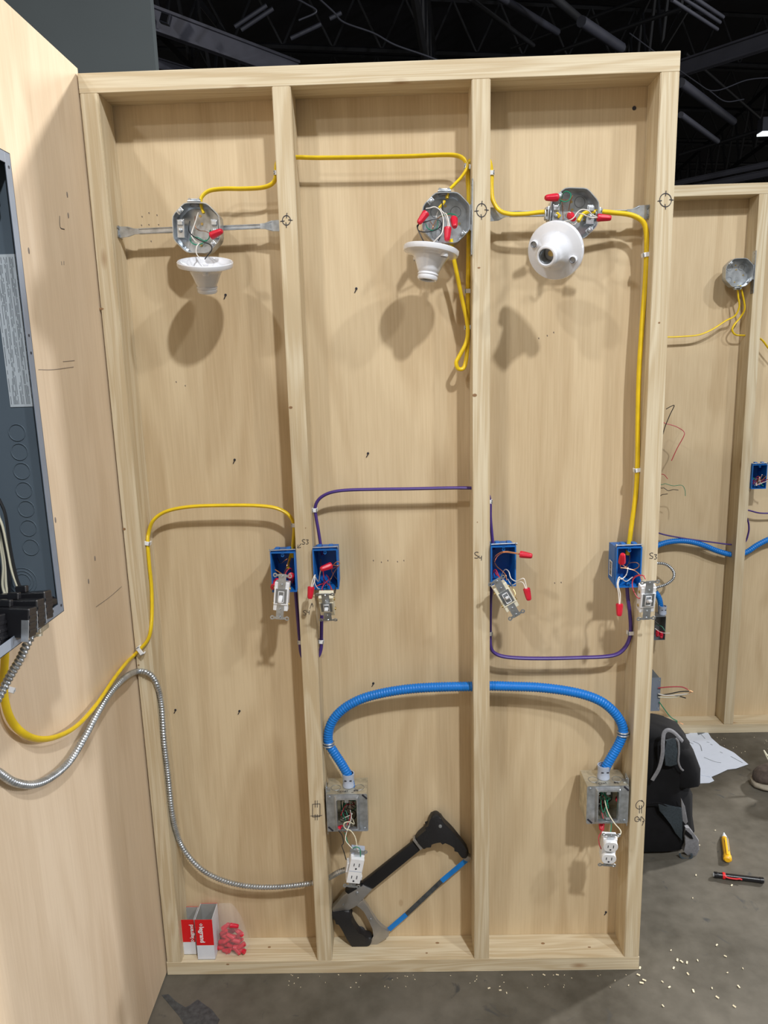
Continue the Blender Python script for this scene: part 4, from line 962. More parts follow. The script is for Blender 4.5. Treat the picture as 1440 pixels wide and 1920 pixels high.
MB().cyl((.0, -.005, -.016), (.0, -.003, -.008), .0095, 16).build('collar', 'zinc', t, True)

# ================================================================== HACKSAW
Hc = lambda x, y: (560+x/3.428, 1260+y/3.428)
YH = .058
HS = thing('hacksaw', 'black and silver hacksaw with blue blade leaning in the middle bay', 'hacksaw', (at(669, 1778, YH).x, YH, .0385))
def hpoly(pts, thick, name, mat, bev=.001, Y=YH, sub=None, parent=HS):
    P = [at(*Hc(x, y), Y) for x, y in pts]
    if sub: P = spline(P+[P[0]], sub)[:-1]
    mb = MB(); mb.poly(P, (0, thick, 0), bev); return mb.build(name, mat, parent, True, keep_world=True)
hpoly([(735, 1085), (778, 1140), (478, 1386), (402, 1350)], .013, 'frame_bar', 'black_paint', .003)
hpoly([(733, 1070), (746, 1058), (798, 1118), (783, 1134)], .018, 'ferrule', 'alu', .001)
hpoly([(752, 1055), (790, 1020), (825, 988), (838, 945), (858, 910), (885, 902), (908, 915), (935, 955), (985, 1005), (1030, 1060), (1072, 1115), (1092, 1155), (1070, 1186), (1040, 1168), (1010, 1125), (970, 1095), (925, 1078), (880, 1082), (840, 1098), (800, 1126)], .024, 'front_grip', 'black_rubber', .009, sub=3)
a = at(*Hc(910, 991), YH-.012); MB().lathe([(0, -.0025), (.004, -.002), (.0048, 0)], 14, Matrix.Translation(a) @ Matrix.Rotation(R(-90), 4, 'X')).build('rivet', 'steel', HS, True, keep_world=True)
hpoly([(1072, 1162), (1106, 1180), (1098, 1212), (1062, 1198)], .018, 'blade_holder', 'alu', .002)
def blade_seg(a, b, mat, name, wd=15):
    d = Vector((b[0]-a[0], b[1]-a[1])).normalized(); nrm = Vector((-d.y, d.x))*wd
    return hpoly([(a[0]+nrm.x, a[1]+nrm.y), (b[0]+nrm.x, b[1]+nrm.y), (b[0]-nrm.x, b[1]-nrm.y), (a[0]-nrm.x, a[1]-nrm.y)], .0016, name, mat, 0)
blade_seg((1084, 1204), (918, 1344), 'blade_blue', 'blade_end'); blade_seg((918, 1344), (692, 1558), 'blade_grey', 'blade', 14); blade_seg((692, 1558), (580, 1655), 'blade_blue', 'blade_end')
hpoly([(398, 1352), (472, 1386), (372, 1490), (322, 1518), (222, 1530), (214, 1505), (250, 1470), (282, 1425), (340, 1380)], .018, 'rear_bracket', 'alu', .002)
hpoly([(300, 1395), (398, 1350), (412, 1358), (320, 1412)], .020, 'bracket_edge', 'black_paint', .001)
for (x, y, r) in ((375, 1422, .0042), (285, 1497, .0022), (463, 1588, .0025)):
    a = at(*Hc(x, y), YH-.010); MB().lathe([(0, -.002), (r*.8, -.0018), (r, .001)], 14, Matrix.Translation(a) @ Matrix.Rotation(R(-90), 4, 'X')).build('rivet', 'steel', HS, True, keep_world=True)
hpoly([(214, 1528), (325, 1514), (334, 1555), (362, 1620), (400, 1668), (440, 1685), (470, 1692), (462, 1735), (420, 1755), (372, 1766), (345, 1742), (310, 1690), (278, 1630), (250, 1590), (216, 1565)], .026, 'rear_grip', 'black_rubber', .009, sub=3)
hpoly([(362, 1492), (412, 1455), (445, 1500), (470, 1545), (500, 1600), (530, 1632), (582, 1655), (578, 1690), (545, 1712), (490, 1748), (440, 1772), (390, 1778), (372, 1764), (425, 1752), (466, 1725), (486, 1685), (480, 1640), (450, 1585), (425, 1530), (395, 1500)], .013, 'hand_guard', 'alu', .002)

# ================================================================== CARTONS AND BAG OF CONNECTORS
Z0 = ST+.0004
def carton(BLp, BRp, topL, depth, label, text_dir, tilt=0, yaw=0):
    A = atZ(*BLp, Z0); B = atZ(*BRp, Z0); A.z = B.z = Z0; Ym = (A.y+B.y)/2; Wd = (B-A).length
    H = at(topL[0], topL[1], Ym).z-Z0
    c = Vector(((A.x+B.x)/2, Ym, Z0)); t = thing('carton', label, 'carton', mtx=Matrix.Translation(c) @ Matrix.Rotation(R(yaw), 4, 'Z'))
    h = Wd/2; th = .0008
    zr = H*.36
    # red wrap above, white below: the printed band is a property of each panel
    MB().box((-h, 0, 0), (h, th, zr)).build('front_panel', 'whitecard', t); MB().box((-h, 0, zr), (h, th, H)).build('front_panel', 'redcard', t)
    MB().box((h-th, th, 0), (h, depth, H)).build('side_panel', 'whitecard', t)
    MB().box((-h, th, 0), (-h+th, depth, H)).build('side_panel', 'whitecard', t)
    MB().box((-h, depth-th, 0), (h, depth, H)).build('back_panel', 'redcard', t)
    MB().box((-h, 0, 0), (h, depth, th)).build('bottom_panel', 'whitecard', t)
    mb = MB(); mb.box((-h+th, th, th), (-h+2*th, depth-th, H-.0005)); mb.box((h-2*th, th, th), (h-th, depth-th, H-.0005)); mb.box((-h+2*th, depth-2*th, th), (h-2*th, depth-th, H-.0005)); mb.box((-h+2*th, th, th), (h-2*th, 2*th, H-.0005)); mb.build('lining', 'greycard', t)
    # lettering
    cu = bpy.data.curves.new('lettering', 'FONT'); cu.body = 'legrand'; cu.size = .0135; cu.extrude = .0002; cu.offset = .0003; cu.align_x = 'LEFT'; cu.align_y = 'CENTER'
    to = bpy.data.objects.new('tmp_text', cu); COL.objects.link(to); bpy.context.view_layer.update()
    me = bpy.data.meshes.new_from_object(to); bpy.data.objects.remove(to)
    Lt = max(v.co.x for v in me.vertices); k = (H-zr)*.62/Lt*1.0
    span = (H-zr)*.88
    me.transform(Matrix.Diagonal((k, k*1.05, 1, 1)))
    lo = link_mesh('lettering', me, 'white', t)
    xr = -h*.30 if text_dir < 0 else h*.62
    sq = MB(); q = .0036
    for a, b in (((-q, -q, 0), (q, -q+.0018, .0004)), ((-q, q-.0018, 0), (q, q, .0004)), ((-q, -q, 0), (-q+.0018, q, .0004)), ((q-.0018, -q, 0), (q, q, .0004))): sq.box(a, b)
    face = Matrix.Rotation(R(90), 4, 'X')      # text plane upright, facing -Y
    if text_dir < 0:   # reads downwards, logo at top
        base = Matrix.Translation((xr, -.0005, H-.020)) @ face @ Matrix.Rotation(R(-90), 4, 'Z')
        lg = Matrix.Translation((xr, -.0005, H-.014)) @ face
    else:
        base = Matrix.Translation((xr, -.0005, zr+.011)) @ face @ Matrix.Rotation(R(90), 4, 'Z')
        lg = Matrix.Translation((xr, -.0005, zr+.005)) @ face
    lo.matrix_basis = base
    so = sq.build('logo_square', 'white', t); so.matrix_basis = lg
    return t
carton((340, 1790), (369, 1789), (334, 1725), .048, 'left red and white open carton, set further back', 1)
carton((371.5, 1799), (403.5, 1799), (361.5, 1725), .060, 'right red and white open carton with lettering reading downwards', -1)
# bag
bagc = atZ(438, 1790, Z0); bagc.y = .040
rb = random.Random(11)
kk = 0
for row in range(6):
    ncol = (6, 6, 5, 5, 4, 3)[row]
    for col in range(ncol):
        y = 1782-row*9.0; x = 435-(ncol-1)*3.7+col*7.4+rb.uniform(-1.5, 1.5)-row*.6; Yy = .022+rb.uniform(0, .030)
        C_ = at(x, y+rb.uniform(-2, 2), Yy); C_.z = max(C_.z, Z0+.008)
        ang = rb.uniform(-.9, .9)+(PI if kk % 2 else 0); d_ = Vector((math.cos(ang), rb.uniform(-.6, .6), math.sin(ang))).normalized()
        nut(C_-d_*.011, C_+d_*.011, 'red connector among the pile inside the clear plastic bag', 'red connectors inside the clear bag', scale=.82); kk += 1
mb = MB(); rings = []
cx0 = at(437, 1780, .035).x
for k, (z, w_, d_, ox) in enumerate(((.0395, .030, .016, -.001), (.046, .040, .028, .001), (.070, .043, .032, .001), (.095, .038, .030, 0), (.115, .033, .026, -.002), (.132, .031, .018, -.004), (.150, .027, .010, -.006), (.168, .022, .004, -.010), (.178, .016, .0015, -.012))):
    ring = []
    for j in range(28):
        a = 2*PI*j/28; nn = 1+.10*noise.noise(Vector((math.cos(a)*2.2, math.sin(a)*2.2, z*45)))
        yy = .040+d_*nn*math.sin(a); yy = min(yy, .0795)
        ring.append(Vector((cx0+ox+w_*nn*math.cos(a), yy, z)))
    rings.append(ring)
mb.loft(rings, True)
bag = mb.build('plastic_bag', 'film', None, True); tag(centre(bag), 'clear plastic bag full of red connectors beside the cartons', 'plastic bag')

# ================================================================== FLOOR THINGS
# backpack
def sring(cx, cy, z, a, b, pw_=2.6, n=36, wob=.03, seed=0):
    out = []
    for j in range(n):
        t_ = 2*PI*j/n; c, s = math.cos(t_), math.sin(t_)
        x = a*math.copysign(abs(c)**(2/pw_), c); y = b*math.copysign(abs(s)**(2/pw_), s)
        k = 1+wob*noise.noise(Vector((c*2+seed, s*2, z*14)))+wob*.6*noise.noise(Vector((c*6+seed, s*6, z*40)))
        out.append(Vector((cx+x*k, cy+y*k, z)))
    return out
BK = thing('backpack', 'black backpack with grey straps standing behind right end of the stud wall', 'backpack', (1.40, .56, 0))
prof = [(.002, 1.400, .545, .125, .085), (.012, 1.400, .545, .142, .100), (.05, 1.402, .548, .148, .108), (.10, 1.404, .552, .146, .108), (.16, 1.402, .560, .142, .104), (.20, 1.398, .565, .138, .100), (.25, 1.398, .570, .136, .098), (.30, 1.402, .575, .138, .098), (.34, 1.405, .580, .134, .092), (.37, 1.402, .584, .118, .078), (.388, 1.396, .586, .085, .055), (.395, 1.39, .586, .04, .025)]
mb = MB(); mb.loft([sring(cx, cy, z, a, b, 2.9, wob=.10, seed=3) for z, cx, cy, a, b in prof], True); mb.build('pack_body', 'cloth_black', BK, True, keep_world=True)
# flap bulge to the right
def blob(name, mat, sections, parent=BK, pw_=2.4, wob=.08):
    mb = MB(); mb.loft([sring(cx, cy, z, a, b, pw_, 24, wob, 9) for z, cx, cy, a, b in sections], True); return mb.build(name, mat, parent, True, keep_world=True)
blob('top_flap', 'cloth_black', [(.205, 1.515, .560, .045, .07), (.215, 1.515, .558, .060, .085), (.26, 1.508, .560, .062, .085), (.31, 1.495, .566, .058, .080), (.345, 1.470, .572, .055, .070), (.365, 1.45, .578, .03, .04)])
def ribbon(name, pts, w_, mat, parent=BK, wide=(1, 0, 0), th=.0018):
    return MB().tube(spline(pts, 8), w_, 8, r2=th, wide=wide).build(name, mat, parent, True, keep_world=True)
def bk(px, py, Y): return at(px, py, Y)
ribbon('shoulder_strap', [bk(1223, 1463, .445), bk(1236, 1440, .445), bk(1242, 1415, .445), bk(1243, 1392, .450), bk(1245, 1375, .460), bk(1252, 1369, .465), bk(1262, 1372, .468), bk(1272, 1381, .468), bk(1280, 1390, .47)], .0060, 'cloth_grey')
ribbon('strap_loop', [bk(1267, 1384, .460), bk(1272, 1392, .458), bk(1273, 1410, .455), bk(1272, 1428, .455), bk(1276, 1440, .458), bk(1281, 1445, .46)], .0030, 'cloth_grey')
def bpoly(name, pts, mat, Y, th=.006):
    mb = MB(); mb.poly([at(x, y, Y) for x, y in pts], (0, th, 0), .002); return mb.build(name, mat, BK, True, keep_world=True)
bpoly('front_pocket', [(1248, 1388), (1266, 1384), (1270, 1410), (1269, 1432), (1256, 1436), (1246, 1434), (1245, 1410)], 'cloth_slate', .462, .010)
bpoly('side_panel', [(1233, 1505), (1256, 1512), (1277, 1514), (1279, 1540), (1279, 1576), (1266, 1562), (1257, 1545), (1244, 1528), (1236, 1520)], 'cloth_slate', .440, .006)
bpoly('side_trim', [(1276, 1495), (1284, 1512), (1289, 1540), (1285, 1545), (1279, 1538), (1277, 1515)], 'cloth_grey', .446, .008)
ribbon('pack_seam', [bk(1214, 1508, .440), bk(1235, 1506, .438), bk(1256, 1514, .440), bk(1275, 1512, .446)], .0035, 'cloth_black')
bpoly('hip_belt', [(1283, 1548), (1292, 1550), (1299, 1562), (1308, 1572), (1307, 1580), (1309, 1590), (1302, 1604), (1294, 1606), (1282, 1596), (1279, 1592), (1284, 1580), (1281, 1565)], 'cloth_grey', .452, .020)
bpoly('belt_pad', [(1286, 1556), (1297, 1566), (1300, 1573), (1294, 1572), (1284, 1564)], 'cloth_black', .440, .004)
ribbon('belt_buckle', [at(1274, 1600, .435), at(1278, 1608, .43), at(1290, 1611, .43), at(1297, 1606, .43), at(1296, 1600, .435)], .0035, 'cloth_slate')
# drawings on the floor
def sheet(px, z, label, marks):
    P = [atZ(x, y, z) for x, y in px]
    c = sum(P, Vector())/len(P); o = MB().poly([p-c for p in P], (0, 0, .0006)).build('paper_sheet', 'paper'); o.location = c
    tag(o, label, 'paper')
    mb = MB()
    for st in marks:
        pts = [atZ(x, y, z+.0006)-c for x, y in st]
        mb.tube(pts if len(pts) < 3 else spline(pts, 3), .0004, 5, r2=.0012, wide=(0, 0, 1))
    mb.build('drawn_lines', 'labeltext', o)
    return o, c
shB, cB = sheet([(1262, 1440), (1322, 1440), (1339, 1464), (1330, 1468), (1262, 1471)], .0012, 'white sheet half under the drawing beside the backpack', [[(1290, 1452), (1310, 1455)]])
shA, cA = sheet([(1262, 1378), (1290, 1376), (1322, 1364.5), (1334, 1384), (1350, 1398), (1376, 1411), (1403, 1433), (1380, 1441), (1364, 1443), (1345, 1452), (1333, 1457), (1300, 1450), (1262, 1446)], .0024, 'large white drawing sheet on the floor beside the backpack',
                [[(1300, 1390), (1312, 1396), (1316, 1408)], [(1325, 1391), (1330, 1392)], [(1332, 1395), (1336, 1397)], [(1350, 1410), (1355, 1412)], [(1320, 1420), (1340, 1428), (1352, 1430)], [(1285, 1388), (1300, 1395)], [(1370, 1418), (1392, 1430)], [(1312, 1374), (1322, 1385)]])
mb = MB(); mb.poly([atZ(x, y, .0034)-cA for x, y in ((1307, 1373), (1320, 1369), (1322, 1374), (1309, 1378))], (0, 0, .0004)); mb.build('title_block', 'labeltext', shA)
# voltage tester
def lying(A, B, name, label, cat):
    d = B-A; yaw = math.atan2(d.y, d.x); t = thing(name, label, cat, mtx=Matrix.Translation(A) @ Matrix.Rotation(yaw, 4, 'Z')); return t, d.length
A = atZ(1364, 1619, .0); B = atZ(1357, 1567, .0)
t, L = lying(A, B, 'voltage_tester', 'yellow pen tester with pale tip lying on the floor', 'voltage tester')
def xring(x, hw, h0, h1, n=14): return [Vector((x, hw*math.cos(2*PI*k/n), (h0+h1)/2+(h1-h0)/2*math.sin(2*PI*k/n))) for k in range(n)]
mb = MB(); mb.loft([xring(0, .008, .004, .018), xring(.004, .0125, .001, .022), xring(.020, .0125, .001, .022), xring(.024, .0105, .001, .020), xring(L*.76, .0105, .001, .020), xring(L*.80, .0095, .002, .018)], True); mb.build('body', 'tester_yellow', t, True)
mb = MB(); mb.loft([xring(L*.79, .0090, .002, .018), xring(L*.84, .0085, .003, .017), xring(L*.96, .0035, .006, .013), xring(L, .0025, .007, .012)], True); mb.build('tip', 'tester_tip', t, True)
MB().box((L*.25, -.0075, .0165), (L*.74, .0005, .0225), .0015).build('grip_window', 'labeltext', t)
MB().box((L*.08, -.004, .021), (L*.7, .003, .0245), .001).build('pocket_clip', 'tester_yellow', t)
MB().box((L*.55, -.004, .0192), (L*.62, .004, .0212), .0006).build('button', 'labeltext', t)
A = atZ(1338.5, 1640, .009); B = atZ(1432, 1651, .009); A.z = B.z = .0
t, L = lying(A, B, 'penlight', 'black penlight with a red clip lying on the floor', 'penlight')
def cring(x, r, n=18): return [Vector((x, r*math.cos(2*PI*k/n), .0095+r*math.sin(2*PI*k/n))) for k in range(n)]
mb = MB(); mb.loft([cring(0, .0075), cring(.002, .0088), cring(.010, .0090), cring(.011, .0080), cring(L-.012, .0080), cring(L-.011, .0088), cring(L-.001, .0088), cring(L, .0075)], True); mb.build('barrel', 'black_plastic', t, True)
mb = MB(); mb.loft([cring(L*.17, .0088), cring(L*.17+.001, .0096), cring(L*.22, .0096), cring(L*.22+.001, .0088)], True); mb.build('clip_ring', 'redcard', t, True)
wire('pocket_clip', [Vector((L*.20, -.006, .015)), Vector((L*.26, -.0105, .012)), Vector((L*.42, -.0125, .012)), Vector((L*.50, -.0105, .0125)), Vector((L*.55, -.0125, .012))], .0020, 'redcard', t, kw=False)
MB().lathe([(0, 0), (.0055, 0), (.0055, .001)], 16, Matrix.Translation((0, 0, .0095)) @ Matrix.Rotation(R(-90), 4, 'Y')).build('lamp_lens', 'tester_tip', t)
# boot toe at the right edge
A = atZ(1400, 1462, 0); bt = thing('work_boot', 'brown suede work boot at right edge of the picture', 'boot', mtx=Matrix.Translation((A.x+.002, A.y-.03, 0)) @ Matrix.Rotation(R(-12), 4, 'Z'))
def bring(x, hw, z0, z1, n=20, flat=True):
    out = []
    for k in range(n):
        a = 2*PI*k/n; c, s = math.cos(a), math.sin(a)
        out.append(Vector((x, hw*math.copysign(abs(c)**.75, c), (z0+z1)/2+(z1-z0)/2*math.copysign(abs(s)**.8, s))))
    return out
mb = MB(); mb.loft([bring(.004, .012, .022, .034), bring(.010, .028, .018, .050), bring(.030, .043, .018, .066), bring(.065, .050, .018, .080), bring(.11, .050, .018, .098), bring(.15, .044, .018, .125), bring(.19, .040, .018, .150), bring(.25, .040, .018, .155), bring(.285, .034, .018, .150), bring(.295, .02, .022, .13)], True); mb.build('upper', 'boot', bt, True)
mb = MB(); mb.loft([bring(-.002, .014, 0.004, .020), bring(.006, .034, .001, .024), bring(.030, .049, 0, .026), bring(.065, .055, 0, .026), bring(.11, .054, 0, .026), bring(.19, .042, 0, .028), bring(.27, .043, 0, .030), bring(.300, .03, 0, .028)], True); mb.build('sole', 'sole', bt, True)
mb = MB(); mb.loft([[Vector((.175+.052*math.cos(2*PI*k/18)+.02, .040*math.sin(2*PI*k/18), .13)) for k in range(18)], [Vector((.195+.05*math.cos(2*PI*k/18)+.01, .044*math.sin(2*PI*k/18), .19)) for k in range(18)], [Vector((.195+.048*math.cos(2*PI*k/18)+.01, .043*math.sin(2*PI*k/18), .205)) for k in range(18)]], True); mb.build('collar', 'boot', bt, True)
for k in range(4):
    x = .085+.024*k; zz = .090+.013*k
    wire('lace', [Vector((x, -.026, zz-.008)), Vector((x+.01, -.008, zz+.004)), Vector((x+.018, .012, zz+.004)), Vector((x+.024, .026, zz-.004))], .0022, 'cream', bt, kw=False)
wire('lace', [Vector((.062, -.012, .088)), Vector((.050, -.004, .105)), Vector((.040, .004, .125)), Vector((.036, .006, .135)), Vector((.048, .006, .118)), Vector((.07, 0, .098)), Vector((.10, -.01, .100))], .0020, 'cream', bt, kw=False)
# wood chips
mb = MB(); rc = random.Random(5)
chips = [(957, 1780), (1258, 1782), (1270, 1800), (1278, 1803), (1288, 1805), (1308, 1801), (1263, 1815), (1290, 1826), (1344, 1772), (1360, 1793), (1200, 1815), (1197, 1828), (1208, 1838), (1203, 1843), (1255, 1851), (1300, 1858), (1345, 1870), (1385, 1850), (1243, 1886), (1377, 1887), (1335, 1853), (1242, 1841), (1393, 1816), (1364, 1824), (1341, 1557), (1305, 1641), (1372, 1660), (1299, 1684), (917, 1853), (938, 1857), (950, 1862), (1045, 1828), (1020, 1828), (1311, 1585)]
for k in range(46): chips.append((rc.uniform(540, 1190), 1828+rc.random()**2*26))
for k in range(24): chips.append((rc.uniform(1280, 1440), 1382+rc.random()**2*30))
for i, (x, y) in enumerate(chips):
    if 957 == x: continue
    p = atZ(x, y, .001); s = rc.uniform(.0022, .0048) if i < 34 else rc.uniform(.0009, .0018); a = rc.uniform(0, 3)
    mt = Matrix.Translation(p) @ Matrix.Rotation(a, 4, 'Z') @ Matrix.Rotation(rc.uniform(-.3, .3), 4, 'X')
    mb.box((-s, -s*.45, 0), (s, s*.45, .0012), 0, mt)
ch = mb.build('wood_chips', 'chip'); tag(ch, 'scattered pale wood chips and sawdust on the floor', 'wood chips', kind='stuff')

# ================================================================== FAR STUD WALL (same build, further back)
FY = 1.2146
FW = thing('stud_wall', 'further pine stud wall, half hidden behind the nearer one', 'stud wall', (2.0, FY+.045, 0))
wbox((1.13, FY, FH-ST), (2.75, FY+FD, FH), 'top_plate', 'pineX', FW)
wbox((1.13, FY, 0), (2.75, FY+FD, ST), 'bottom_plate', 'pineX', FW)
wbox((1.13, FY+FD, 0), (2.75, FY+FD+.012, FH), 'plywood_backing', 'plyZ', FW, 0)
for x in (1.548, 1.955, 2.361): wbox((x, FY, ST+.0003), (x+ST, FY+FD-.0002, FH-ST-.0003), 'stud', 'pineZ', FW, .0015)
YF = FY+.04
p = at(1387, 511, FY-.005); dx = 1.955-.0015-p.x
oct_box('far steel octagon box with two yellow cables below', MT(p, 0), clamp='bot', bracket=dx, rear_clamps=False)
cf1 = cable([at(1383, 535, FY+.02), at(1384, 555, FY+.02), at(1386, 575, FY+.02), at(1378, 592, FY+.03), at(1360, 602, YF), at(1335, 618, YF), at(1310, 628, YF), at(1280, 631, YF), at(1250, 632, YF), at(1225, 630, YF)], 'yellow', 'far yellow cable sloping left from the far octagon box', rw=.0046, rt=.0028)
cf2 = cable([at(1388, 535, FY+.02), at(1394, 560, FY+.02), at(1396, 580, FY+.025), at(1388, 595, YF), at(1376, 610, YF), at(1373, 620, YF), at(1380, 628, YF), at(1396, 629, YF), at(1412, 630, YF), at(1428, 637, YF), at(1440, 652, YF), at(1455, 670, YF)], 'yellow', 'far yellow cable curling into the far stud', rw=.0046, rt=.0028)
o = MB().tube(resample(spline([at(1215, 1033, YF), at(1237, 1021, YF), at(1262, 1015, YF), at(1290, 1015, YF), at(1318, 1022, YF), at(1345, 1033, YF), at(1373, 1040, YF), at(1398, 1036, YF), at(1420, 1022, YF), at(1445, 1010, YF), at(1470, 1005, YF)], 12), .002), .0112, 14, rfun=lambda i: 1-.08*(0 if i % 4 in (0, 1) else 1)).build('corrugated_conduit', 'blue_ent', None, True)
tag(centre(o), 'far blue corrugated conduit crossing the further stud wall', 'conduit')
cable([at(1215, 990, YF), at(1240, 1001, YF), at(1280, 1009, YF), at(1330, 1016, YF), at(1372, 1021, YF), at(1395, 1018, YF), at(1403, 1000, YF), at(1404, 985, YF), at(1401, 972, YF)], 'purple', 'far purple cable sloping just above the far blue conduit', rw=.0044, rt=.0030)
cable([at(1392, 955, YF), at(1404, 957, YF), at(1425, 962, YF), at(1450, 962, YF), at(1475, 960, YF)], 'purple', 'far purple cable at right picture edge under far blue box', rw=.0044, rt=.0030)
p = at(1422, 894, FY-.01); fb = blue_box('far blue box at right edge of the picture, full of stripped wires', Vector((1.955+ST+.0296, FY-.01, p.z)), side=-1)
pf = Vector((1.955+ST+.0296, FY-.01, p.z))
for k in range(9):
    q = [pf+Vector((random.uniform(-.018, .020), random.uniform(-.02, .03), random.uniform(-.035, .012))) for _ in range(4)]
    if k > 5: q.append(pf+Vector((.05, -.04, .004*k-.03)))
    wire('conductor', q, .0013, ('whitewire', 'greenwire', 'redwire', 'whitewire', 'copper', 'blackwire', 'redwire', 'redwire', 'whitewire')[k], fb)
# far armoured loop, square box, grey box and their loose wires on the hidden stud
armoured([at(1210, 1060, YF), at(1235, 1056, YF-.03), at(1252, 1060, YF-.04), at(1263, 1072, YF-.04), at(1262, 1085, YF-.04), at(1250, 1095, YF-.03), at(1233, 1101, YF-.02), at(1205, 1110, YF)], 'far silver spiral cable looping out from behind the right stud', r=.0058)
o = MB().tube(resample(spline([at(1205, 1085, YF), at(1225, 1105, YF), at(1236, 1122, YF), at(1239, 1140, YF), at(1239, 1152, YF)], 12), .002), .0110, 14, rfun=lambda i: 1-.08*(0 if i % 4 in (0, 1) else 1)).build('corrugated_conduit', 'blue_ent', None, True)
tag(centre(o), 'short far blue conduit dropping into the far steel box', 'conduit')
psq = at(1248, 1178, FY-.01); fs = thing('square_box', 'far open steel box partly behind the right stud', 'electrical box', (psq.x-.05, FY-.01, psq.z))
mb = MB()
def rect2(h, y): return [Vector((-h, y, -h)), Vector((h, y, -h)), Vector((h, y, h)), Vector((-h, y, h))]
mb.loft([rect2(.0500, .054), rect2(.0500, 0), rect2(.0484, 0), rect2(.0484, .052)], True); mb.build('body', 'steel_dark', fs)
ent_conn(Vector((at(1239, 1150, YF).x, FY+.02, psq.z+.0502)), 'far grey plastic fitting on top of the far steel box')
for k, (m_, q) in enumerate((('whitewire', [(1228, 1178), (1236, 1184), (1245, 1187), (1256, 1187)]), ('greenwire', [(1232, 1172), (1240, 1174), (1245, 1180), (1247, 1184)]), ('redwire', [(1230, 1185), (1236, 1192), (1240, 1196)]), ('blackwire', [(1228, 1165), (1236, 1172), (1238, 1184)]))):
    wire('conductor', [at(x, y, FY-.012-.008*i) for i, (x, y) in enumerate(q)], .0014, m_, fs)
nut(at(1240, 1186, FY+.01), at(1240, 1196, FY-.012), 'red wire connector low in far steel box')
nut(at(1233, 1183, FY+.012), at(1232, 1194, FY-.01), 'red wire connector at the left of far steel box, beside the right stud')
pg = at(1238, 1302, FY-.06); gb = thing('panel_box', 'far grey metal box edge peeking out from the right stud', 'panel box', (pg.x, FY-.06, pg.z-.072))
MB().box((-.10, 0, 0), (.0, .002, .144), .0004).build('flange', 'panel_lip', gb)
MB().box((-.098, .002, .003), (-.003, .098, .141), .001).build('body', 'panel', gb)
for z in (.012, .075, .132): MB().cyl((-.006, -.0008, z), (-.006, .0005, z), .003, 10).build('screw_head', 'steel', gb, True)
for (m_, q) in (('redwire', [(1234, 1290), (1255, 1288), (1278, 1288), (1290, 1293)]), ('blackwire', [(1234, 1304), (1255, 1301), (1275, 1297), (1292, 1296)]), ('whitewire', [(1234, 1301), (1248, 1304), (1270, 1303), (1288, 1301)]), ('cream', [(1234, 1307), (1260, 1308), (1280, 1303), (1292, 1300)]), ('blackwire', [(1262, 1303), (1276, 1306), (1286, 1309)]), ('greenwire', [(1236, 1316), (1246, 1330), (1258, 1345), (1270, 1352)]), ('greenwire', [(1222, 1347), (1245, 1347), (1260, 1351), (1271, 1354)])):
    wire('conductor', [at(x, y, FY-.065-.01*i) for i, (x, y) in enumerate(q)], .0022, m_, gb)
for (a, b) in (((1289, 1293), (1299, 1297)), ((1291, 1300), (1299, 1296)), ((1270, 1353), (1281, 1358))):
    wire('bare_end', [at(*a, FY-.095), at((a[0]+b[0])/2, (a[1]+b[1])/2, FY-.097), at(*b, FY-.1)], .0014, 'copper', gb)
# loose conductors left hanging from an old work box on the hidden stud
wpz = at(1245, 850, FY).z
ob = thing('outlet_box', 'far box of loose wires hidden behind the right stud', 'electrical box', (1.548+ST+.0296, FY-.01, wpz))
MB().box((-.0285, 0, -.0475), (.0285, .07, .0475), .002).build('body', 'blue_box', ob)
src = (1222, 860)
for (m_, q, r_) in (('blackwire', [src, (1240, 822), (1247, 800), (1256, 778), (1264, 761), (1258, 762), (1249, 767)], .0016), ('redwire', [src, (1236, 796), (1250, 795), (1268, 800), (1282, 809), (1282, 818), (1270, 840), (1259, 864)], .0016),
                    ('redwire', [src, (1236, 886), (1245, 890), (1252, 898)], .0014), ('greenwire', [src, (1236, 905), (1248, 907), (1262, 911), (1278, 910), (1284, 918), (1285, 930)], .0012), ('blackwire', [src, (1236, 910), (1245, 915), (1253, 920), (1262, 918), (1272, 919)], .0014), ('blackwire', [src, (1230, 926), (1243, 927), (1252, 926)], .0014)):
    wire('conductor', [at(x, y, FY-.012-.006*i) for i, (x, y) in enumerate(q)], r_, m_, ob)

# ================================================================== HALL CEILING STEELWORK
def beam(p, q, w_, h_, label, mat='truss', name='roof_beam', group='roof beams'):
    p = Vector(p); q = Vector(q); d = (q-p).normalized(); s = d.cross(Vector((0, 0, 1))).normalized(); u = s.cross(d)
    mb = MB()
    # I-section
    for (a, b, c, e) in ((-w_/2, w_/2, -h_/2, -h_/2+h_*.12), (-w_/2, w_/2, h_/2-h_*.12, h_/2), (-w_*.08, w_*.08, -h_/2, h_/2)):
        mb.loft([[r_+s*a+u*c, r_+s*b+u*c, r_+s*b+u*e, r_+s*a+u*e] for r_ in (p, q)])
    o = mb.build(name, mat); tag(centre(o), label, 'roof beam', group); return o
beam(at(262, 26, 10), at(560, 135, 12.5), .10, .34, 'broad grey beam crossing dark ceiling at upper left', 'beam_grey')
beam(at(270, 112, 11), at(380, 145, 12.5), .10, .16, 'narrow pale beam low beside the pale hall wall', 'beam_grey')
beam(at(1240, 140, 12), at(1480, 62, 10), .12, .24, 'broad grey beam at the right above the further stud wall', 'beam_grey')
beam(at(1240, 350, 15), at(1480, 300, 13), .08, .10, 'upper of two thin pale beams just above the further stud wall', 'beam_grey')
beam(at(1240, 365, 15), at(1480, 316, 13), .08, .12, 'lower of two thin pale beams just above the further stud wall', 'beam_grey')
rt = random.Random(21)
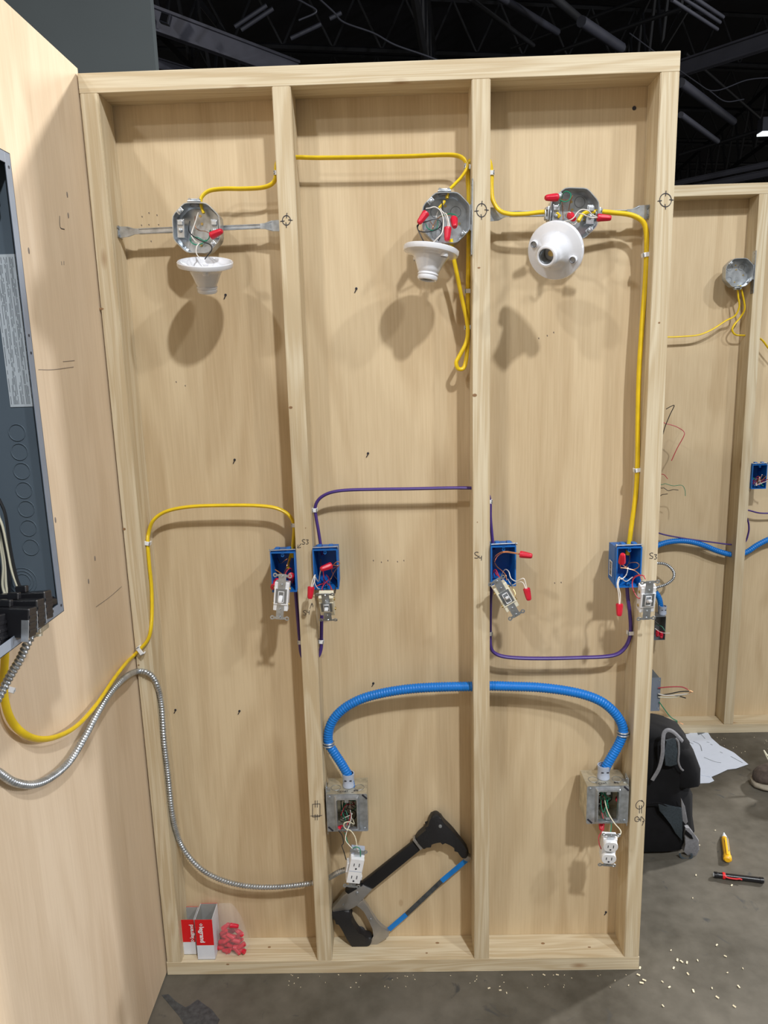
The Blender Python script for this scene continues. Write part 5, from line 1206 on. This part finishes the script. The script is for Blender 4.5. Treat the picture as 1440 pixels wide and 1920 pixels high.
def joist(p, q, depth, label, n=14, r=.035, mat='truss'):
    t = thing('roof_truss', label, 'roof truss', (Vector(p)+Vector(q))/2, 'black roof trusses'); p = Vector(p); q = Vector(q)
    for dz in (0, -depth): MB().tube([p+Vector((0, 0, dz)), q+Vector((0, 0, dz))], r*1.4, 4).build('chord', mat, t, False, keep_world=True)
    mb = MB()
    for k in range(n):
        a = p.lerp(q, k/n); b = p.lerp(q, (k+.5)/n); c = p.lerp(q, (k+1)/n)
        mb.tube([a, b+Vector((0, 0, -depth))], r*.7, 5); mb.tube([b+Vector((0, 0, -depth)), c], r*.7, 5)
    mb.build('web', mat, t, False, keep_world=True)
jl = ['nearest', 'second', 'third', 'fourth', 'fifth', 'sixth', 'seventh', 'furthest']
for k in range(8):
    y = 7+k*3.2
    joist((-9, y+rt.uniform(-.3, .3), 8.9), (15+k, y+5, 8.9), 1.0, 'black open-web roof truss high across the hall, %s from the stud wall' % jl[k], n=26)
for k, x in enumerate((-3.5, .5, 4.5, 8.5)):
    joist((x, 5, 7.9), (x+3.0, 34, 7.9), 1.3, 'black roof truss running away down the hall, %s from left' % ('first', 'second', 'third', 'fourth')[k], n=26, r=.045)
def pipe(pts, r, label, mat='truss_lit', name='ceiling_pipe', cat='pipe'):
    o = MB().tube(spline(pts, 6) if len(pts) > 2 else [Vector(p) for p in pts], r, 10).build(name, mat, None, True)
    return tag(centre(o), label, cat)
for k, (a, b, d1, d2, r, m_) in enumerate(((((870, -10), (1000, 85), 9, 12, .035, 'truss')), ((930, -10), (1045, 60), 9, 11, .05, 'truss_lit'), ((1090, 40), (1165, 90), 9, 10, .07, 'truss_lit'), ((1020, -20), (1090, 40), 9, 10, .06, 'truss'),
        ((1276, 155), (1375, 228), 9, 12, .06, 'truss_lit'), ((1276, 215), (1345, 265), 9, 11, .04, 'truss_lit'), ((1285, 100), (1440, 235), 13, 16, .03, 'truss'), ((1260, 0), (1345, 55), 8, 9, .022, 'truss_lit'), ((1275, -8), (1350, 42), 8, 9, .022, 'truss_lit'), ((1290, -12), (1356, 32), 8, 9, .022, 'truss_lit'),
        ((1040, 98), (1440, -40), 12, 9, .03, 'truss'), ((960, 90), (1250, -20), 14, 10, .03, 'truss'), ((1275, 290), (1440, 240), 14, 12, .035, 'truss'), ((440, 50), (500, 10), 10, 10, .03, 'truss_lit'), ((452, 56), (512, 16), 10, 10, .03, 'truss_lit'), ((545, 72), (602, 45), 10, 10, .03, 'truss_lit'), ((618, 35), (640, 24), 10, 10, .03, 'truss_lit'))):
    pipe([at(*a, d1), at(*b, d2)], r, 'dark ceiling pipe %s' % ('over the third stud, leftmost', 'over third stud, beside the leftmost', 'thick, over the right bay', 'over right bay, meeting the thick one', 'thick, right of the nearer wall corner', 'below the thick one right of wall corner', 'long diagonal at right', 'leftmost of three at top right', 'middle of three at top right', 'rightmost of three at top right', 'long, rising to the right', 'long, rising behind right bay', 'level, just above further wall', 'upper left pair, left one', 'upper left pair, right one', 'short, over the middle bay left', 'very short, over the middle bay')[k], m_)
pipe([at(590, -10, 9), at(625, 22, 9), at(645, 42, 9), at(700, 62, 9), at(740, 84, 9), at(800, 105, 9), at(850, 125, 9)], .012, 'thin pale cable draped across the dark ceiling', 'truss_lit', 'ceiling_cable', 'cable')
pipe([at(540, -10, 9), at(575, 8, 9), at(593, 22, 9), at(560, 38, 9)], .012, 'thin curled cable at ceiling over the second stud', 'truss_lit', 'ceiling_cable', 'cable')
pipe([at(1180, 62, 11), at(1300, 150, 11), at(1340, 170, 11), at(1400, 150, 11), at(1450, 145, 11)], .01, 'thin cable looping on the ceiling at right', 'truss_lit', 'ceiling_cable', 'cable')
pipe([at(1330, 170, 11), at(1360, 190, 11), at(1395, 186, 11)], .01, 'short thin sagging cable on the ceiling at right', 'truss_lit', 'ceiling_cable', 'cable')
# small hanging floodlight upper left, lamp at the right
p = at(309, 33, 10); t = thing('floodlight', 'small square floodlight on dark ceiling by pale hall wall', 'floodlight', mtx=MT(p, 20))
MB().box((-.07, 0, -.07), (.07, .09, .07), .01).build('housing', 'truss_lit', t); MB().box((-.05, -.01, -.05), (.05, 0, .05), .004).build('lens', 'black_plastic', t)
p = at(1436, 236, 12); t = thing('high_bay_lamp', 'pale ceiling lamp at right edge of the picture', 'lamp', p)
MB().box((-.10, -.1, -.10), (.12, .1, .12), .01).build('housing', 'truss_lit', t); MB().box((-.10, -.1, -.14), (.12, .1, -.105), .005).build('lens', 'lens', t)
